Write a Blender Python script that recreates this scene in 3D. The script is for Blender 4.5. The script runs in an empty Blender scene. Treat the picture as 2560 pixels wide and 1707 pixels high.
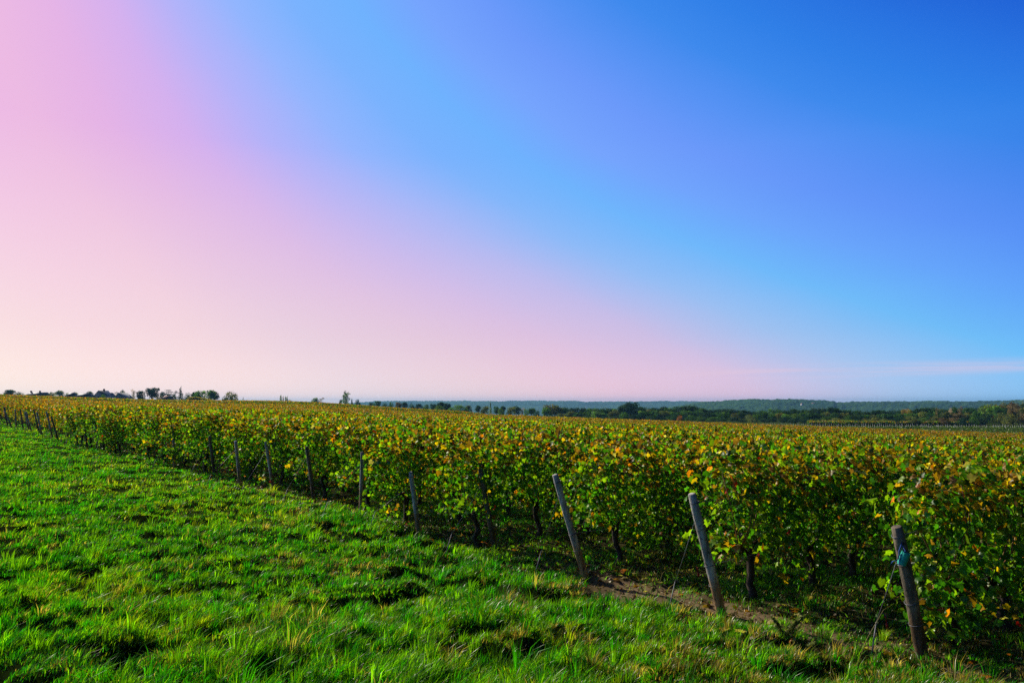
import bpy, math, random
import numpy as np
from mathutils import Vector, Matrix

rng = np.random.default_rng(7)
random.seed(7)
R = math.radians
SC = bpy.context.scene
COL = SC.collection

# ------------------------------------------------------------------ camera
F = 1991.0                      # focal length in photo pixels (photo 2560 wide)
PITCH = math.atan((1005 - 853.5) / F)
EYE = 1.85
cam_d = bpy.data.cameras.new('camera')
cam_d.sensor_width = 36.0
cam_d.lens = 36.0 * F / 2560.0
cam_d.clip_start = 0.05
cam_d.clip_end = 20000
cam = bpy.data.objects.new('camera', cam_d)
COL.objects.link(cam)
cam.location = (0, 0, EYE)
cam.rotation_euler = (math.pi / 2 + PITCH, 0, 0)
SC.camera = cam

# ------------------------------------------------------------------ light, sky, exposure
SUN_AZ = R(-47)                 # measured from +Y (view direction) towards +X
SUN_EL = R(31)
sun_dir = Vector((math.sin(SUN_AZ) * math.cos(SUN_EL), math.cos(SUN_AZ) * math.cos(SUN_EL), math.sin(SUN_EL)))
sd = bpy.data.lights.new('sun', 'SUN')
sd.energy = 5.0
sd.angle = R(0.5)
sd.color = (1.0, 0.93, 0.80)
so = bpy.data.objects.new('sun', sd)
COL.objects.link(so)
so.rotation_euler = sun_dir.to_track_quat('Z', 'Y').to_euler()
so.location = (-20, 20, 30)

SC.view_settings.view_transform = 'Standard'
SC.view_settings.look = 'None'
SC.view_settings.exposure = 0.0
SC.view_settings.gamma = 1.0
SC.view_settings.use_curve_mapping = False
SC.render.engine = 'CYCLES'
cy = SC.cycles
cy.max_bounces = 5
cy.diffuse_bounces = 1
cy.glossy_bounces = 2
cy.transmission_bounces = 2
cy.volume_bounces = 0
cy.transparent_max_bounces = 4
cy.use_denoising = False
cy.sample_clamp_indirect = 3.0
cy.caustics_reflective = False
cy.caustics_refractive = False


def sstep(a, b, v):
    t = np.clip((v - a) / (b - a), 0, 1)
    return t * t * (3 - 2 * t)


def lin(c):
    c = np.asarray(c, float) / 255.0
    return np.where(c <= 0.04045, c / 12.92, ((c + 0.055) / 1.055) ** 2.4)


def ray(X, Y):
    """direction of a photo pixel"""
    r = (X - 1280) / F
    u = (853.5 - Y) / F
    return np.array([r, math.cos(PITCH) - u * math.sin(PITCH), math.sin(PITCH) + u * math.cos(PITCH)])


def azel(az, el):
    az, el = R(az), R(el)
    return np.array([math.sin(az) * math.cos(el), math.cos(az) * math.cos(el), math.sin(el)])


# Sky colours.  The clear sky depends on the angle away from the sun's side of the horizon and on the height above the
# horizon: samples (photo row: column, colour) are fitted by two colour ramps over that measure, one low, one high.
SKYT = {0:[(0,240,186,222),(220,234,178,226),(360,200,175,242),(460,168,182,250),(571,146,184,252),(800,116,166,255),(1050,122,160,255),(1320,96,150,246),(1650,62,136,240),(2050,42,118,230),(2560,26,96,214)],
150:[(0,239,186,224),(250,228,176,230),(450,196,176,243),(650,130,178,254),(900,116,172,255),(1200,120,162,255),(1600,84,146,246),(2050,46,128,236),(2560,32,114,224)],
300:[(0,238,186,226),(350,222,176,232),(600,186,178,246),(838,148,184,253),(1219,110,184,255),(1420,114,160,255),(1800,92,148,250),(2200,52,136,238),(2560,40,128,228)],
440:[(0,240,192,227),(400,222,182,232),(700,196,178,244),(980,150,184,254),(1250,112,184,255),(1600,110,166,255),(2000,86,148,250),(2560,54,134,238)],
580:[(0,242,200,228),(400,222,188,232),(800,208,178,240),(1100,184,182,248),(1400,138,188,254),(1560,118,188,255),(1720,106,184,255),(2050,108,164,255),(2560,78,144,248)],
680:[(0,248,212,227),(450,230,200,230),(900,212,190,236),(1333,196,182,244),(1620,146,190,254),(1950,108,192,253),(2150,106,174,255),(2560,90,154,250)],
770:[(0,252,220,226),(500,236,208,228),(900,220,200,230),(1300,206,190,240),(1700,172,186,250),(1850,146,190,254),(2030,118,190,255),(2300,100,180,255),(2560,100,168,252)],
890:[(0,255,229,222),(600,252,222,222),(1000,240,210,219),(1500,228,200,219),(1800,212,195,222),(2030,176,196,234),(2200,148,195,240),(2560,108,190,252)],
975:[(0,255,231,222),(640,255,222,215),(1200,240,208,210),(1700,222,192,212),(2000,190,196,226),(2560,140,200,233)]}
SP_, SC_ = [], []
for yy, rowc in SKYT.items():
    for X, *c in rowc:
        d = ray(X, yy)
        SP_.append(d / np.linalg.norm(d)); SC_.append(lin(c))
SP_ = np.array(SP_); SC_ = np.clip(np.array(SC_), 0, 1)
SKY_AZ, SKY_E0, SKY_X0, SKY_KT, NK = R(-46), 0.15, 0.03, 0.30, 16
tt = np.sqrt((np.abs(np.arctan2(SP_[:, 0], SP_[:, 1]) - SKY_AZ) ** 1.3 + SKY_X0) * (SP_[:, 2] ** 1.5 + SKY_E0))
T0, T1 = tt.min(), tt.max()
kn = np.linspace(T0, T1, NK)
Bs = np.maximum(0, 1 - np.abs(tt[:, None] - kn[None]) / (kn[1] - kn[0]))
kk = np.clip(SP_[:, 2] / SKY_KT, 0, 1)[:, None]
Am = np.concatenate([Bs * (1 - kk), Bs * kk], 1)
D2 = np.zeros((NK - 2, NK)); D1 = np.zeros((NK - 1, NK))
for i in range(NK - 2): D2[i, i:i + 3] = (1, -2, 1)
for i in range(NK - 1): D1[i, i:i + 2] = (-1, 1)
Z2, Z1 = np.zeros_like(D2), np.zeros_like(D1)
I_ = np.eye(NK)
Rg = np.concatenate([np.concatenate([D2, Z2], 1) * 0.35, np.concatenate([Z2, D2], 1) * 0.50, np.concatenate([D1, Z1], 1) * 0.04, np.concatenate([Z1, D1], 1) * 0.04, np.concatenate([I_, -I_], 1) * 0.012])
W = np.linalg.solve(Am.T @ Am + Rg.T @ Rg, Am.T @ np.sqrt(SC_))
W = np.clip(W, 0, 1) ** 2
LOW, HIGH = W[:NK], W[NK:]

world = bpy.data.worlds.new('World')
SC.world = world
world.use_nodes = True
nt = world.node_tree
nt.nodes.clear()
N = nt.nodes.new
L = nt.links.new
out = N('ShaderNodeOutputWorld')
bg = N('ShaderNodeBackground')
bg.inputs['Strength'].default_value = 0.1
L(bg.outputs[0], out.inputs[0])
sky = N('ShaderNodeTexSky')
sky.sky_type = 'NISHITA'
sky.sun_disc = False
sky.sun_elevation = SUN_EL
sky.sun_rotation = SUN_AZ
tc = N('ShaderNodeTexCoord')
def M(op, a_, b_=None, c_=None, clamp=False):
    n_ = N('ShaderNodeMath'); n_.operation = op; n_.use_clamp = clamp
    for i_, v_ in enumerate((a_, b_, c_)):
        if v_ is None: continue
        if isinstance(v_, (int, float)): n_.inputs[i_].default_value = float(v_)
        else: L(v_, n_.inputs[i_])
    return n_.outputs[0]


def ramp_node(fac, cols):
    n_ = N('ShaderNodeValToRGB')
    e_ = n_.color_ramp.elements
    while len(e_) < len(cols): e_.new(0.5)
    for i_, c_ in enumerate(cols):
        e_[i_].position = i_ / (len(cols) - 1)
    for i_, c_ in enumerate(cols):
        e_[i_].color = (*[float(v) for v in c_], 1)
    L(fac, n_.inputs[0])
    return n_.outputs[0]


def smooth_node(v, a_, b_):
    n_ = N('ShaderNodeMapRange'); n_.interpolation_type = 'SMOOTHSTEP'
    L(v, n_.inputs[0]); n_.inputs[1].default_value = a_; n_.inputs[2].default_value = b_
    return n_.outputs[0]


sep = N('ShaderNodeSeparateXYZ')
L(tc.outputs['Generated'], sep.inputs[0])
dx_, dy_, dz_ = sep.outputs
hl = M('SQRT', M('ADD', M('ADD', M('MULTIPLY', dx_, dx_), M('MULTIPLY', dy_, dy_)), 1e-6))
cosa = M('DIVIDE', M('ADD', M('MULTIPLY', dx_, math.sin(SKY_AZ)), M('MULTIPLY', dy_, math.cos(SKY_AZ))), hl)
away = M('ARCCOSINE', M('MINIMUM', M('MAXIMUM', cosa, -1.0), 1.0))
elv = M('MAXIMUM', dz_, 0.0)
t_n = M('SQRT', M('MULTIPLY', M('ADD', M('POWER', away, 1.3), SKY_X0), M('ADD', M('POWER', elv, 1.5), SKY_E0)))
# faint drifting veils so that the bands are not ruler clean
mpn = N('ShaderNodeMapping'); mpn.inputs['Scale'].default_value = (2.2, 2.2, 9.0)
mpn.inputs['Rotation'].default_value = (0, R(14), 0)
L(tc.outputs['Generated'], mpn.inputs[0])
nz = N('ShaderNodeTexNoise'); nz.inputs['Scale'].default_value = 1.0; nz.inputs['Detail'].default_value = 5
L(mpn.outputs[0], nz.inputs['Vector'])
t_n = M('ADD', t_n, M('MULTIPLY', M('SUBTRACT', nz.outputs[0], 0.5), 0.022))
fac = M('DIVIDE', M('SUBTRACT', t_n, float(T0)), float(T1 - T0), clamp=True)
kfac = M('DIVIDE', elv, SKY_KT, clamp=True)
mlh = N('ShaderNodeMix'); mlh.data_type = 'RGBA'
L(kfac, mlh.inputs[0]); L(ramp_node(fac, LOW), mlh.inputs[6]); L(ramp_node(fac, HIGH), mlh.inputs[7])
# one thin pinkish streak of cirrus low over the hills
mpc = N('ShaderNodeMapping'); mpc.inputs['Scale'].default_value = (5.0, 5.0, 160.0)
L(tc.outputs['Generated'], mpc.inputs[0])
nc = N('ShaderNodeTexNoise'); nc.inputs['Scale'].default_value = 1.0; nc.inputs['Detail'].default_value = 4
L(mpc.outputs[0], nc.inputs['Vector'])
cband = M('MULTIPLY', M('SUBTRACT', 1.0, smooth_node(M('ABSOLUTE', M('SUBTRACT', M('SUBTRACT', elv, M('MULTIPLY', away, 0.012)), 0.022)), 0.0, 0.012)), smooth_node(away, 0.80, 1.05))
cfac = M('MULTIPLY', M('MULTIPLY', cband, smooth_node(nc.outputs[0], 0.38, 0.62)), 0.42)
mcl = N('ShaderNodeMix'); mcl.data_type = 'RGBA'
L(cfac, mcl.inputs[0]); L(mlh.outputs[2], mcl.inputs[6]); mcl.inputs[7].default_value = (*[float(v) for v in lin((228, 198, 218))], 1)
# deep blue overhead and opposite the sun; a little brighter in the thick air right on the horizon
dark = M('MULTIPLY', M('SUBTRACT', 1.0, M('MULTIPLY', smooth_node(away, 1.42, 2.1), 0.88)), M('SUBTRACT', 1.0, M('MULTIPLY', smooth_node(elv, 0.52, 0.80), 0.88)))
glow = M('ADD', 1.0, M('MULTIPLY', M('SUBTRACT', 1.0, smooth_node(elv, 0.0, 0.09)), 0.08))
scl = N('ShaderNodeVectorMath'); scl.operation = 'SCALE'
L(mcl.outputs[2], scl.inputs[0]); L(M('MULTIPLY', M('MULTIPLY', dark, glow), 10.0), scl.inputs['Scale'])
mx = N('ShaderNodeMix'); mx.data_type = 'RGBA'
mx.inputs[0].default_value = 0.97
L(sky.outputs[0], mx.inputs[6]); L(scl.outputs['Vector'], mx.inputs[7])
L(mx.outputs[2], bg.inputs['Color'])


# ------------------------------------------------------------------ numpy helpers
def _hash(ix, iy, seed):
    h = (ix.astype(np.int64) * 374761393 + iy.astype(np.int64) * 668265263 + seed * 974634777) & 0xFFFFFFFF
    h = ((h ^ (h >> 13)) * 1274126177) & 0xFFFFFFFF
    return ((h ^ (h >> 16)) & 0xFFFF) / 65535.0


def vnoise(x, y, seed=0):
    ix, iy = np.floor(x), np.floor(y)
    fx, fy = x - ix, y - iy
    fx = fx * fx * (3 - 2 * fx); fy = fy * fy * (3 - 2 * fy)
    a, b = _hash(ix, iy, seed), _hash(ix + 1, iy, seed)
    c, d = _hash(ix, iy + 1, seed), _hash(ix + 1, iy + 1, seed)
    return (a * (1 - fx) + b * fx) * (1 - fy) + (c * (1 - fx) + d * fx) * fy - 0.5


def fbm(x, y, seed=0, o=3):
    s, a = 0, 1.0
    for k in range(o):
        s = s + a * vnoise(x * 2 ** k, y * 2 ** k, seed + k * 17)
        a *= 0.5
    return s


def H0(x, y):
    x = np.asarray(x, float); y = np.asarray(y, float)
    lim = 0.9 * np.maximum(y, 0) + 30
    xc = np.clip(x, -lim, lim)
    r = xc / np.maximum(y, 5)
    z = -0.036 * xc - 0.0128 * y + y * 0.0045 * np.exp(-((r + 0.27) / 0.12) ** 2) * sstep(30, 120, y)
    w = 0.25
    z = -5.4 + w * np.logaddexp(0, (z + 5.4) / w)
    XX = 1280 + F * xc / np.maximum(y, 5)
    z = z + 0.32 * sstep(2, 11, y - np.interp(XX, [0, 1150, 1300], [125, 122, 150])) * (1 - sstep(1120, 1240, XX))
    t = sstep(400, 1300, y)
    return z * (1 - t) + -48 * t


# headland: the line of end posts between the grass and the vines (photo pixel of base, of top)
POSTS_PX = [((2306, 1640), (2240, 1318)), ((1803, 1528), (1731, 1235)), ((1462, 1436), (1390, 1187)), ((1238, 1366), (1201, 1172)),
            ((1050, 1328), (1026, 1180)), ((902, 1290), (905, 1130)), ((785, 1258), (766, 1117)), ((683, 1222), (664, 1104)),
            ((600, 1212), (590, 1103)), ((537, 1190), (525, 1090)), ((437, 1168), (432, 1064)), ((372, 1140), (357, 1066)),
            ((302, 1132), (286, 1054)), ((243, 1115), (236, 1048))]


def hit0(X, Y):
    d = ray(X, Y)
    lo, hi = 2.0, 400.0
    for _ in range(60):
        m = 0.5 * (lo + hi)
        p = d * m
        if EYE + p[2] > H0(p[0], p[1]):
            lo = m
        else:
            hi = m
    return d[:2] * lo


PB = np.array([hit0(*b) for b, t in POSTS_PX])
c0 = PB.mean(0)
hd = np.linalg.svd(PB - c0)[2][0]
if hd[1] < 0:
    hd = -hd
dr = np.array([hd[1], -hd[0]])                   # row direction: square to the headland, away from the grass
if dr[0] < 0:
    dr = -dr
P0 = c0 + hd * np.dot(PB[0] - c0, hd)
SP = float(np.dot(PB[10] - PB[0], hd) / 10.0)
print('headland', P0, hd, dr, 'spacing', SP)


def qd(x, y):
    """distance into the vineyard from the line of end posts"""
    return (x - P0[0]) * dr[0] + (y - P0[1]) * dr[1]


def H(x, y):
    x = np.asarray(x, float); y = np.asarray(y, float)
    dist = np.hypot(x, y)
    g = 1 - sstep(-0.6, 0.6, qd(x, y))
    fade = 1 - sstep(40, 110, dist)
    hum = 0.09 * fbm(x / 1.1, y / 1.0, 3, 3) + 0.11 * fbm(x / 0.36, y / 0.33, 5, 3) - 0.13 * sstep(0.12, 0.30, fbm(x / 0.40, y / 0.34, 15, 3)) + 0.16 * fbm(x / 5, y / 5, 9, 2)
    soil = 0.06 * fbm(x / 0.5, y / 0.5, 4, 3) + 0.035 * fbm(x / 0.12, y / 0.12, 6, 2)
    return H0(x, y) + fade * (g * hum * (0.35 + 0.65 * sstep(3.5, 6.0, dist)) + (1 - g) * soil)


def Hs(x, y):
    return float(H(np.array([x]), np.array([y]))[0])


def mesh_np(name, verts, loops, totals, col=None, mat=None, smooth=False, parent=None, link=True):
    me = bpy.data.meshes.new(name)
    verts = np.ascontiguousarray(verts, np.float32)
    loops = np.ascontiguousarray(loops, np.int32).ravel()
    totals = np.ascontiguousarray(totals, np.int32)
    me.vertices.add(len(verts)); me.vertices.foreach_set('co', verts.ravel())
    me.loops.add(len(loops)); me.loops.foreach_set('vertex_index', loops)
    me.polygons.add(len(totals))
    st = np.zeros(len(totals), np.int32); st[1:] = np.cumsum(totals)[:-1]
    me.polygons.foreach_set('loop_start', st)
    me.polygons.foreach_set('loop_total', totals)
    if smooth:
        me.polygons.foreach_set('use_smooth', np.ones(len(totals), bool))
    if col is not None:
        a = me.color_attributes.new('Col', 'FLOAT_COLOR', 'POINT')
        c4 = np.ones((len(verts), 4), np.float32); c4[:, :3] = col
        a.data.foreach_set('color', c4.ravel())
    me.update(calc_edges=True)
    if mat:
        me.materials.append(mat)
    if not link:
        return me
    return obj(name, me, parent)


def obj(name, me, parent=None):
    o = bpy.data.objects.new(name, me)
    COL.objects.link(o)
    if parent:
        o.parent = parent
    return o


def tag(o, label=None, cat=None, group=None, kind=None):
    if label: o['label'] = label
    if cat: o['category'] = cat
    if group: o['group'] = group
    if kind: o['kind'] = kind
    return o


def empty(name, loc, rz=0.0):
    o = bpy.data.objects.new(name, None)
    COL.objects.link(o)
    o.location = loc
    o.rotation_euler = (0, 0, rz)
    o.empty_display_size = 0.1
    return o


def tube(pts, rad, n=8, cap=True, jitter=0.0, seed=1):
    """tube along points -> verts, loops, totals"""
    pts = np.asarray(pts, float)
    rad = np.broadcast_to(np.asarray(rad, float), (len(pts),))
    rr = np.random.default_rng(seed)
    V, Lp, T = [], [], []
    up = np.array([0.31, 0.17, 0.93])
    for i, p in enumerate(pts):
        t = pts[min(i + 1, len(pts) - 1)] - pts[max(i - 1, 0)]
        t = t / (np.linalg.norm(t) + 1e-9)
        ref = up if abs(t @ up) < 0.9 else np.array([1.0, 0.1, 0])
        a = np.cross(t, ref); a /= np.linalg.norm(a)
        b = np.cross(t, a)
        for k in range(n):
            th = 2 * math.pi * k / n
            rk = rad[i] * (1 + jitter * (rr.random() - 0.5) * 2)
            V.append(p + rk * (math.cos(th) * a + math.sin(th) * b))
    for i in range(len(pts) - 1):
        for k in range(n):
            k2 = (k + 1) % n
            Lp += [i * n + k, i * n + k2, (i + 1) * n + k2, (i + 1) * n + k]; T.append(4)
    if cap:
        Lp += list(range(n))[::-1]; T.append(n)
        Lp += [(len(pts) - 1) * n + k for k in range(n)]; T.append(n)
    return np.array(V), np.array(Lp), np.array(T)


def join(parts):
    V, Lp, T, o = [], [], [], 0
    for v, l, t in parts:
        V.append(v); Lp.append(np.asarray(l) + o); T.append(t); o += len(v)
    return np.concatenate(V), np.concatenate(Lp), np.concatenate(T)


def boxm(x0, x1, y0, y1, z0, z1):
    V = np.array([(x, y, z) for z in (z0, z1) for y in (y0, y1) for x in (x0, x1)], float)
    Lp = np.array([0, 2, 3, 1, 4, 5, 7, 6, 0, 1, 5, 4, 2, 6, 7, 3, 0, 4, 6, 2, 1, 3, 7, 5])
    return V, Lp, np.full(6, 4)


# ------------------------------------------------------------------ materials
def mat_new(name):
    m = bpy.data.materials.new(name)
    m.use_nodes = True
    t = m.node_tree
    t.nodes.clear()
    o = t.nodes.new('ShaderNodeOutputMaterial')
    return m, t, o


def leaf_mat(name, trans=0.45, tint=(1.25, 1.35, 0.6), rough=0.42, spec=0.02, vary=0.25, use_obj_color=False):
    m, t, o = mat_new(name)
    at = t.nodes.new('ShaderNodeAttribute'); at.attribute_name = 'Col'
    c = at.outputs['Color']
    if use_obj_color:
        oi = t.nodes.new('ShaderNodeObjectInfo')
        mu = t.nodes.new('ShaderNodeMix'); mu.data_type = 'RGBA'; mu.blend_type = 'MULTIPLY'
        mu.inputs[0].default_value = 1
        t.links.new(c, mu.inputs[6]); t.links.new(oi.outputs['Color'], mu.inputs[7])
        c = mu.outputs[2]
    if vary:
        ge = t.nodes.new('ShaderNodeNewGeometry')
        no = t.nodes.new('ShaderNodeTexNoise'); no.inputs['Scale'].default_value = 34
        no.inputs['Detail'].default_value = 2
        t.links.new(ge.outputs['Position'], no.inputs['Vector'])
        mr = t.nodes.new('ShaderNodeMapRange')
        mr.inputs[1].default_value = 0.3; mr.inputs[2].default_value = 0.7
        mr.inputs[3].default_value = 1 - vary; mr.inputs[4].default_value = 1 + vary
        t.links.new(no.outputs[0], mr.inputs[0])
        vm = t.nodes.new('ShaderNodeVectorMath'); vm.operation = 'SCALE'
        t.links.new(c, vm.inputs[0]); t.links.new(mr.outputs[0], vm.inputs['Scale'])
        c = vm.outputs[0]
    p = t.nodes.new('ShaderNodeBsdfDiffuse')
    t.links.new(c, p.inputs['Color'])
    tr = t.nodes.new('ShaderNodeBsdfTranslucent')
    v2 = t.nodes.new('ShaderNodeVectorMath'); v2.operation = 'MULTIPLY'
    v2.inputs[1].default_value = tint
    t.links.new(c, v2.inputs[0]); t.links.new(v2.outputs[0], tr.inputs['Color'])
    mi = t.nodes.new('ShaderNodeMixShader'); mi.inputs[0].default_value = trans
    t.links.new(p.outputs[0], mi.inputs[1]); t.links.new(tr.outputs[0], mi.inputs[2])
    gl = t.nodes.new('ShaderNodeBsdfGlossy'); gl.inputs['Roughness'].default_value = rough
    gl.inputs['Color'].default_value = (1, 1, 0.9, 1)
    m2 = t.nodes.new('ShaderNodeMixShader'); m2.inputs[0].default_value = spec
    t.links.new(mi.outputs[0], m2.inputs[1]); t.links.new(gl.outputs[0], m2.inputs[2])
    t.links.new(m2.outputs[0], o.inputs[0])
    return m


def noise_mat(name, c1, c2, scale=8.0, rough=0.85, detail=5, stretch=None, bump=0.0, bump_scale=None, attr=False, spec=0.2, coord='Object', metal=0.0):
    m, t, o = mat_new(name)
    p = t.nodes.new('ShaderNodeBsdfPrincipled')
    p.inputs['Roughness'].default_value = rough
    p.inputs['Specular IOR Level'].default_value = spec
    p.inputs['Metallic'].default_value = metal
    tcn = t.nodes.new('ShaderNodeTexCoord')
    mp = t.nodes.new('ShaderNodeMapping')
    if stretch:
        mp.inputs['Scale'].default_value = stretch
    t.links.new(tcn.outputs[coord], mp.inputs[0])
    no = t.nodes.new('ShaderNodeTexNoise')
    no.inputs['Scale'].default_value = scale; no.inputs['Detail'].default_value = detail
    no.inputs['Roughness'].default_value = 0.65
    t.links.new(mp.outputs[0], no.inputs['Vector'])
    cr = t.nodes.new('ShaderNodeValToRGB')
    cr.color_ramp.elements[0].position = 0.32; cr.color_ramp.elements[1].position = 0.68
    cr.color_ramp.elements[0].color = (*c1, 1); cr.color_ramp.elements[1].color = (*c2, 1)
    t.links.new(no.outputs[0], cr.inputs[0])
    c = cr.outputs[0]
    if attr:
        at = t.nodes.new('ShaderNodeAttribute'); at.attribute_name = 'Col'
        mu = t.nodes.new('ShaderNodeMix'); mu.data_type = 'RGBA'; mu.blend_type = 'MULTIPLY'
        mu.inputs[0].default_value = 1
        t.links.new(c, mu.inputs[6]); t.links.new(at.outputs['Color'], mu.inputs[7])
        c = mu.outputs[2]
    t.links.new(c, p.inputs['Base Color'])
    if bump:
        b = t.nodes.new('ShaderNodeBump'); b.inputs['Strength'].default_value = bump
        b.inputs['Distance'].default_value = 0.02
        t.links.new(no.outputs[0], b.inputs['Height']); t.links.new(b.outputs[0], p.inputs['Normal'])
    t.links.new(p.outputs[0], o.inputs[0])
    return m


M_leaf = leaf_mat('vine_leaf', trans=0.52, tint=(1.35, 1.5, 0.35), rough=0.38, spec=0.022)
M_grass = leaf_mat('grass_blade', trans=0.55, tint=(1.7, 1.75, 0.5), rough=0.30, spec=0.016, vary=0)
M_tree = leaf_mat('tree_leaf', trans=0.42, tint=(1.2, 1.3, 0.7), rough=0.6, spec=0.01, vary=0, use_obj_color=True)
M_ground = noise_mat('earth', (0.55, 0.5, 0.45), (1.0, 1.0, 1.0), scale=3.0, attr=True, bump=0.6, spec=0.0)


def post_mat(name, dark, light, foot):
    m = noise_mat(name, dark, light, scale=16, stretch=(1, 1, 0.10), bump=1.0, rough=0.85, spec=0.2, detail=7)
    t = m.node_tree
    p = next(n_ for n_ in t.nodes if n_.type == 'BSDF_PRINCIPLED')
    src = p.inputs['Base Color'].links[0].from_socket
    tcn = next(n_ for n_ in t.nodes if n_.type == 'TEX_COORD')
    sx = t.nodes.new('ShaderNodeSeparateXYZ'); t.links.new(tcn.outputs['Object'], sx.inputs[0])
    n2 = t.nodes.new('ShaderNodeTexNoise'); n2.inputs['Scale'].default_value = 7.0; n2.inputs['Detail'].default_value = 4
    t.links.new(tcn.outputs['Object'], n2.inputs['Vector'])
    ad = t.nodes.new('ShaderNodeMath'); ad.operation = 'MULTIPLY_ADD'; ad.inputs[1].default_value = 0.22
    t.links.new(n2.outputs[0], ad.inputs[0]); t.links.new(sx.outputs[2], ad.inputs[2])
    mr = t.nodes.new('ShaderNodeMapRange'); mr.inputs[1].default_value = 0.52; mr.inputs[2].default_value = 0.40
    t.links.new(ad.outputs[0], mr.inputs[0])
    mx_ = t.nodes.new('ShaderNodeMix'); mx_.data_type = 'RGBA'; mx_.blend_type = 'MULTIPLY'
    t.links.new(mr.outputs[0], mx_.inputs[0]); t.links.new(src, mx_.inputs[6]); mx_.inputs[7].default_value = (*foot, 1)
    # dark knots and lichen blotches
    n3 = t.nodes.new('ShaderNodeTexNoise'); n3.inputs['Scale'].default_value = 22.0; n3.inputs['Detail'].default_value = 3
    t.links.new(tcn.outputs['Object'], n3.inputs['Vector'])
    m3 = t.nodes.new('ShaderNodeMapRange'); m3.inputs[1].default_value = 0.58; m3.inputs[2].default_value = 0.66; m3.inputs[4].default_value = 0.7
    t.links.new(n3.outputs[0], m3.inputs[0])
    my_ = t.nodes.new('ShaderNodeMix'); my_.data_type = 'RGBA'
    t.links.new(m3.outputs[0], my_.inputs[0]); t.links.new(mx_.outputs[2], my_.inputs[6]); my_.inputs[7].default_value = (0.03, 0.026, 0.02, 1)
    t.links.new(my_.outputs[2], p.inputs['Base Color'])
    return m


M_post = post_mat('weathered_wood', (0.14, 0.125, 0.10), (0.74, 0.70, 0.60), (0.95, 0.62, 0.32))
M_post_low = post_mat('weathered_brown_wood', (0.05, 0.04, 0.028), (0.30, 0.24, 0.16), (0.85, 0.65, 0.45))
M_wire = noise_mat('galvanised_wire', (0.16, 0.16, 0.16), (0.30, 0.30, 0.31), scale=30, rough=0.6, metal=0.3)
M_bark = noise_mat('vine_bark', (0.025, 0.018, 0.012), (0.11, 0.08, 0.055), scale=25, stretch=(1, 1, 0.25), bump=0.9, rough=0.95)
M_cane = noise_mat('cane_bark', (0.16, 0.06, 0.035), (0.36, 0.17, 0.09), scale=20, rough=0.6, stretch=(1, 1, 0.2))
M_tbark = noise_mat('tree_bark', (0.05, 0.04, 0.03), (0.14, 0.11, 0.08), scale=3)
M_birch = noise_mat('pale_bark', (0.4, 0.37, 0.33), (0.7, 0.68, 0.62), scale=3)


# ------------------------------------------------------------------ ground
def axis(lo, hi, c, d0, g):
    """coordinates growing away from c"""
    a = [c]; s = d0
    while a[-1] < hi:
        a.append(a[-1] + s); s *= g
    b = [c]; s = d0
    while b[-1] > lo:
        b.append(b[-1] - s); s *= g
    return np.array(sorted(set(b[1:] + a)))


gx = axis(-5200, 5200, -1.0, 0.09, 1.021)
gy = axis(-60, 6500, 7.0, 0.09, 1.018)
GX, GY = np.meshgrid(gx, gy)
gz = H(GX.ravel(), GY.ravel())
gxr, gyr = GX.ravel(), GY.ravel()
nx, ny = len(gx), len(gy)
ii = np.arange((ny - 1) * (nx - 1)); iy_, ix_ = ii // (nx - 1), ii % (nx - 1)
b0 = iy_ * nx + ix_
quads = np.stack([b0, b0 + 1, b0 + nx + 1, b0 + nx], 1)
q = qd(gxr, gyr)
patch = fbm(gxr / 1.7, gyr / 1.7, 31, 3) + 0.7 * fbm(gxr / 0.35, gyr / 0.35, 32, 2)
along = (gxr - P0[0]) * hd[0] + (gyr - P0[1]) * hd[1]
soilf = sstep(-0.30, 0.05, q + 0.6 * patch)
bare = np.where(q > 0.25, 0.10, 1 - 0.9 * sstep(3.0, 5.5, along + 2.0 * patch))
thatch = np.array((0.022, 0.04, 0.007)); soilc = np.array((0.30, 0.215, 0.125)); mossc = np.array((0.030, 0.034, 0.010))
gc = thatch + soilf[:, None] * (mossc + bare[:, None] * (soilc - mossc) - thatch)
farf = sstep(140, 190, gyr)
gc = gc + farf[:, None] * (np.array((0.07, 0.11, 0.02)) - gc)
ground = mesh_np('ground', np.stack([gxr, gyr, gz], 1), quads, np.full(len(quads), 4), gc, M_ground, smooth=True)
tag(ground, kind='structure')


# ------------------------------------------------------------------ grass
def blades(x, y, h, w, lean_dir, lean, col, z=None, droop=0.0):
    n = len(x)
    z = H(x, y) - 0.01 if z is None else z
    ang = rng.random(n) * 2 * math.pi
    wx, wy = np.cos(ang) * w * 0.5, np.sin(ang) * w * 0.5
    lx, ly = np.cos(lean_dir) * lean * h, np.sin(lean_dir) * lean * h
    V = np.empty((n, 5, 3), np.float32)
    V[:, 0] = np.stack([x - wx, y - wy, z], 1)
    V[:, 1] = np.stack([x + wx, y + wy, z], 1)
    mx_, my_, mz_ = x + lx * 0.35, y + ly * 0.35, z + h * 0.62
    V[:, 2] = np.stack([mx_ + wx * .8, my_ + wy * .8, mz_], 1)
    V[:, 3] = np.stack([mx_ - wx * .8, my_ - wy * .8, mz_], 1)
    V[:, 4] = np.stack([x + lx, y + ly, z + h * (1 - droop)], 1)
    o = np.arange(n)[:, None] * 5
    Lp = np.concatenate([o + np.array([0, 1, 2, 3]), o + np.array([3, 2, 4])], 1)
    T = np.tile([4, 3], n)
    C = np.repeat(col, 5, axis=0)
    return V.reshape(-1, 3), Lp.ravel(), T, C


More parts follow.
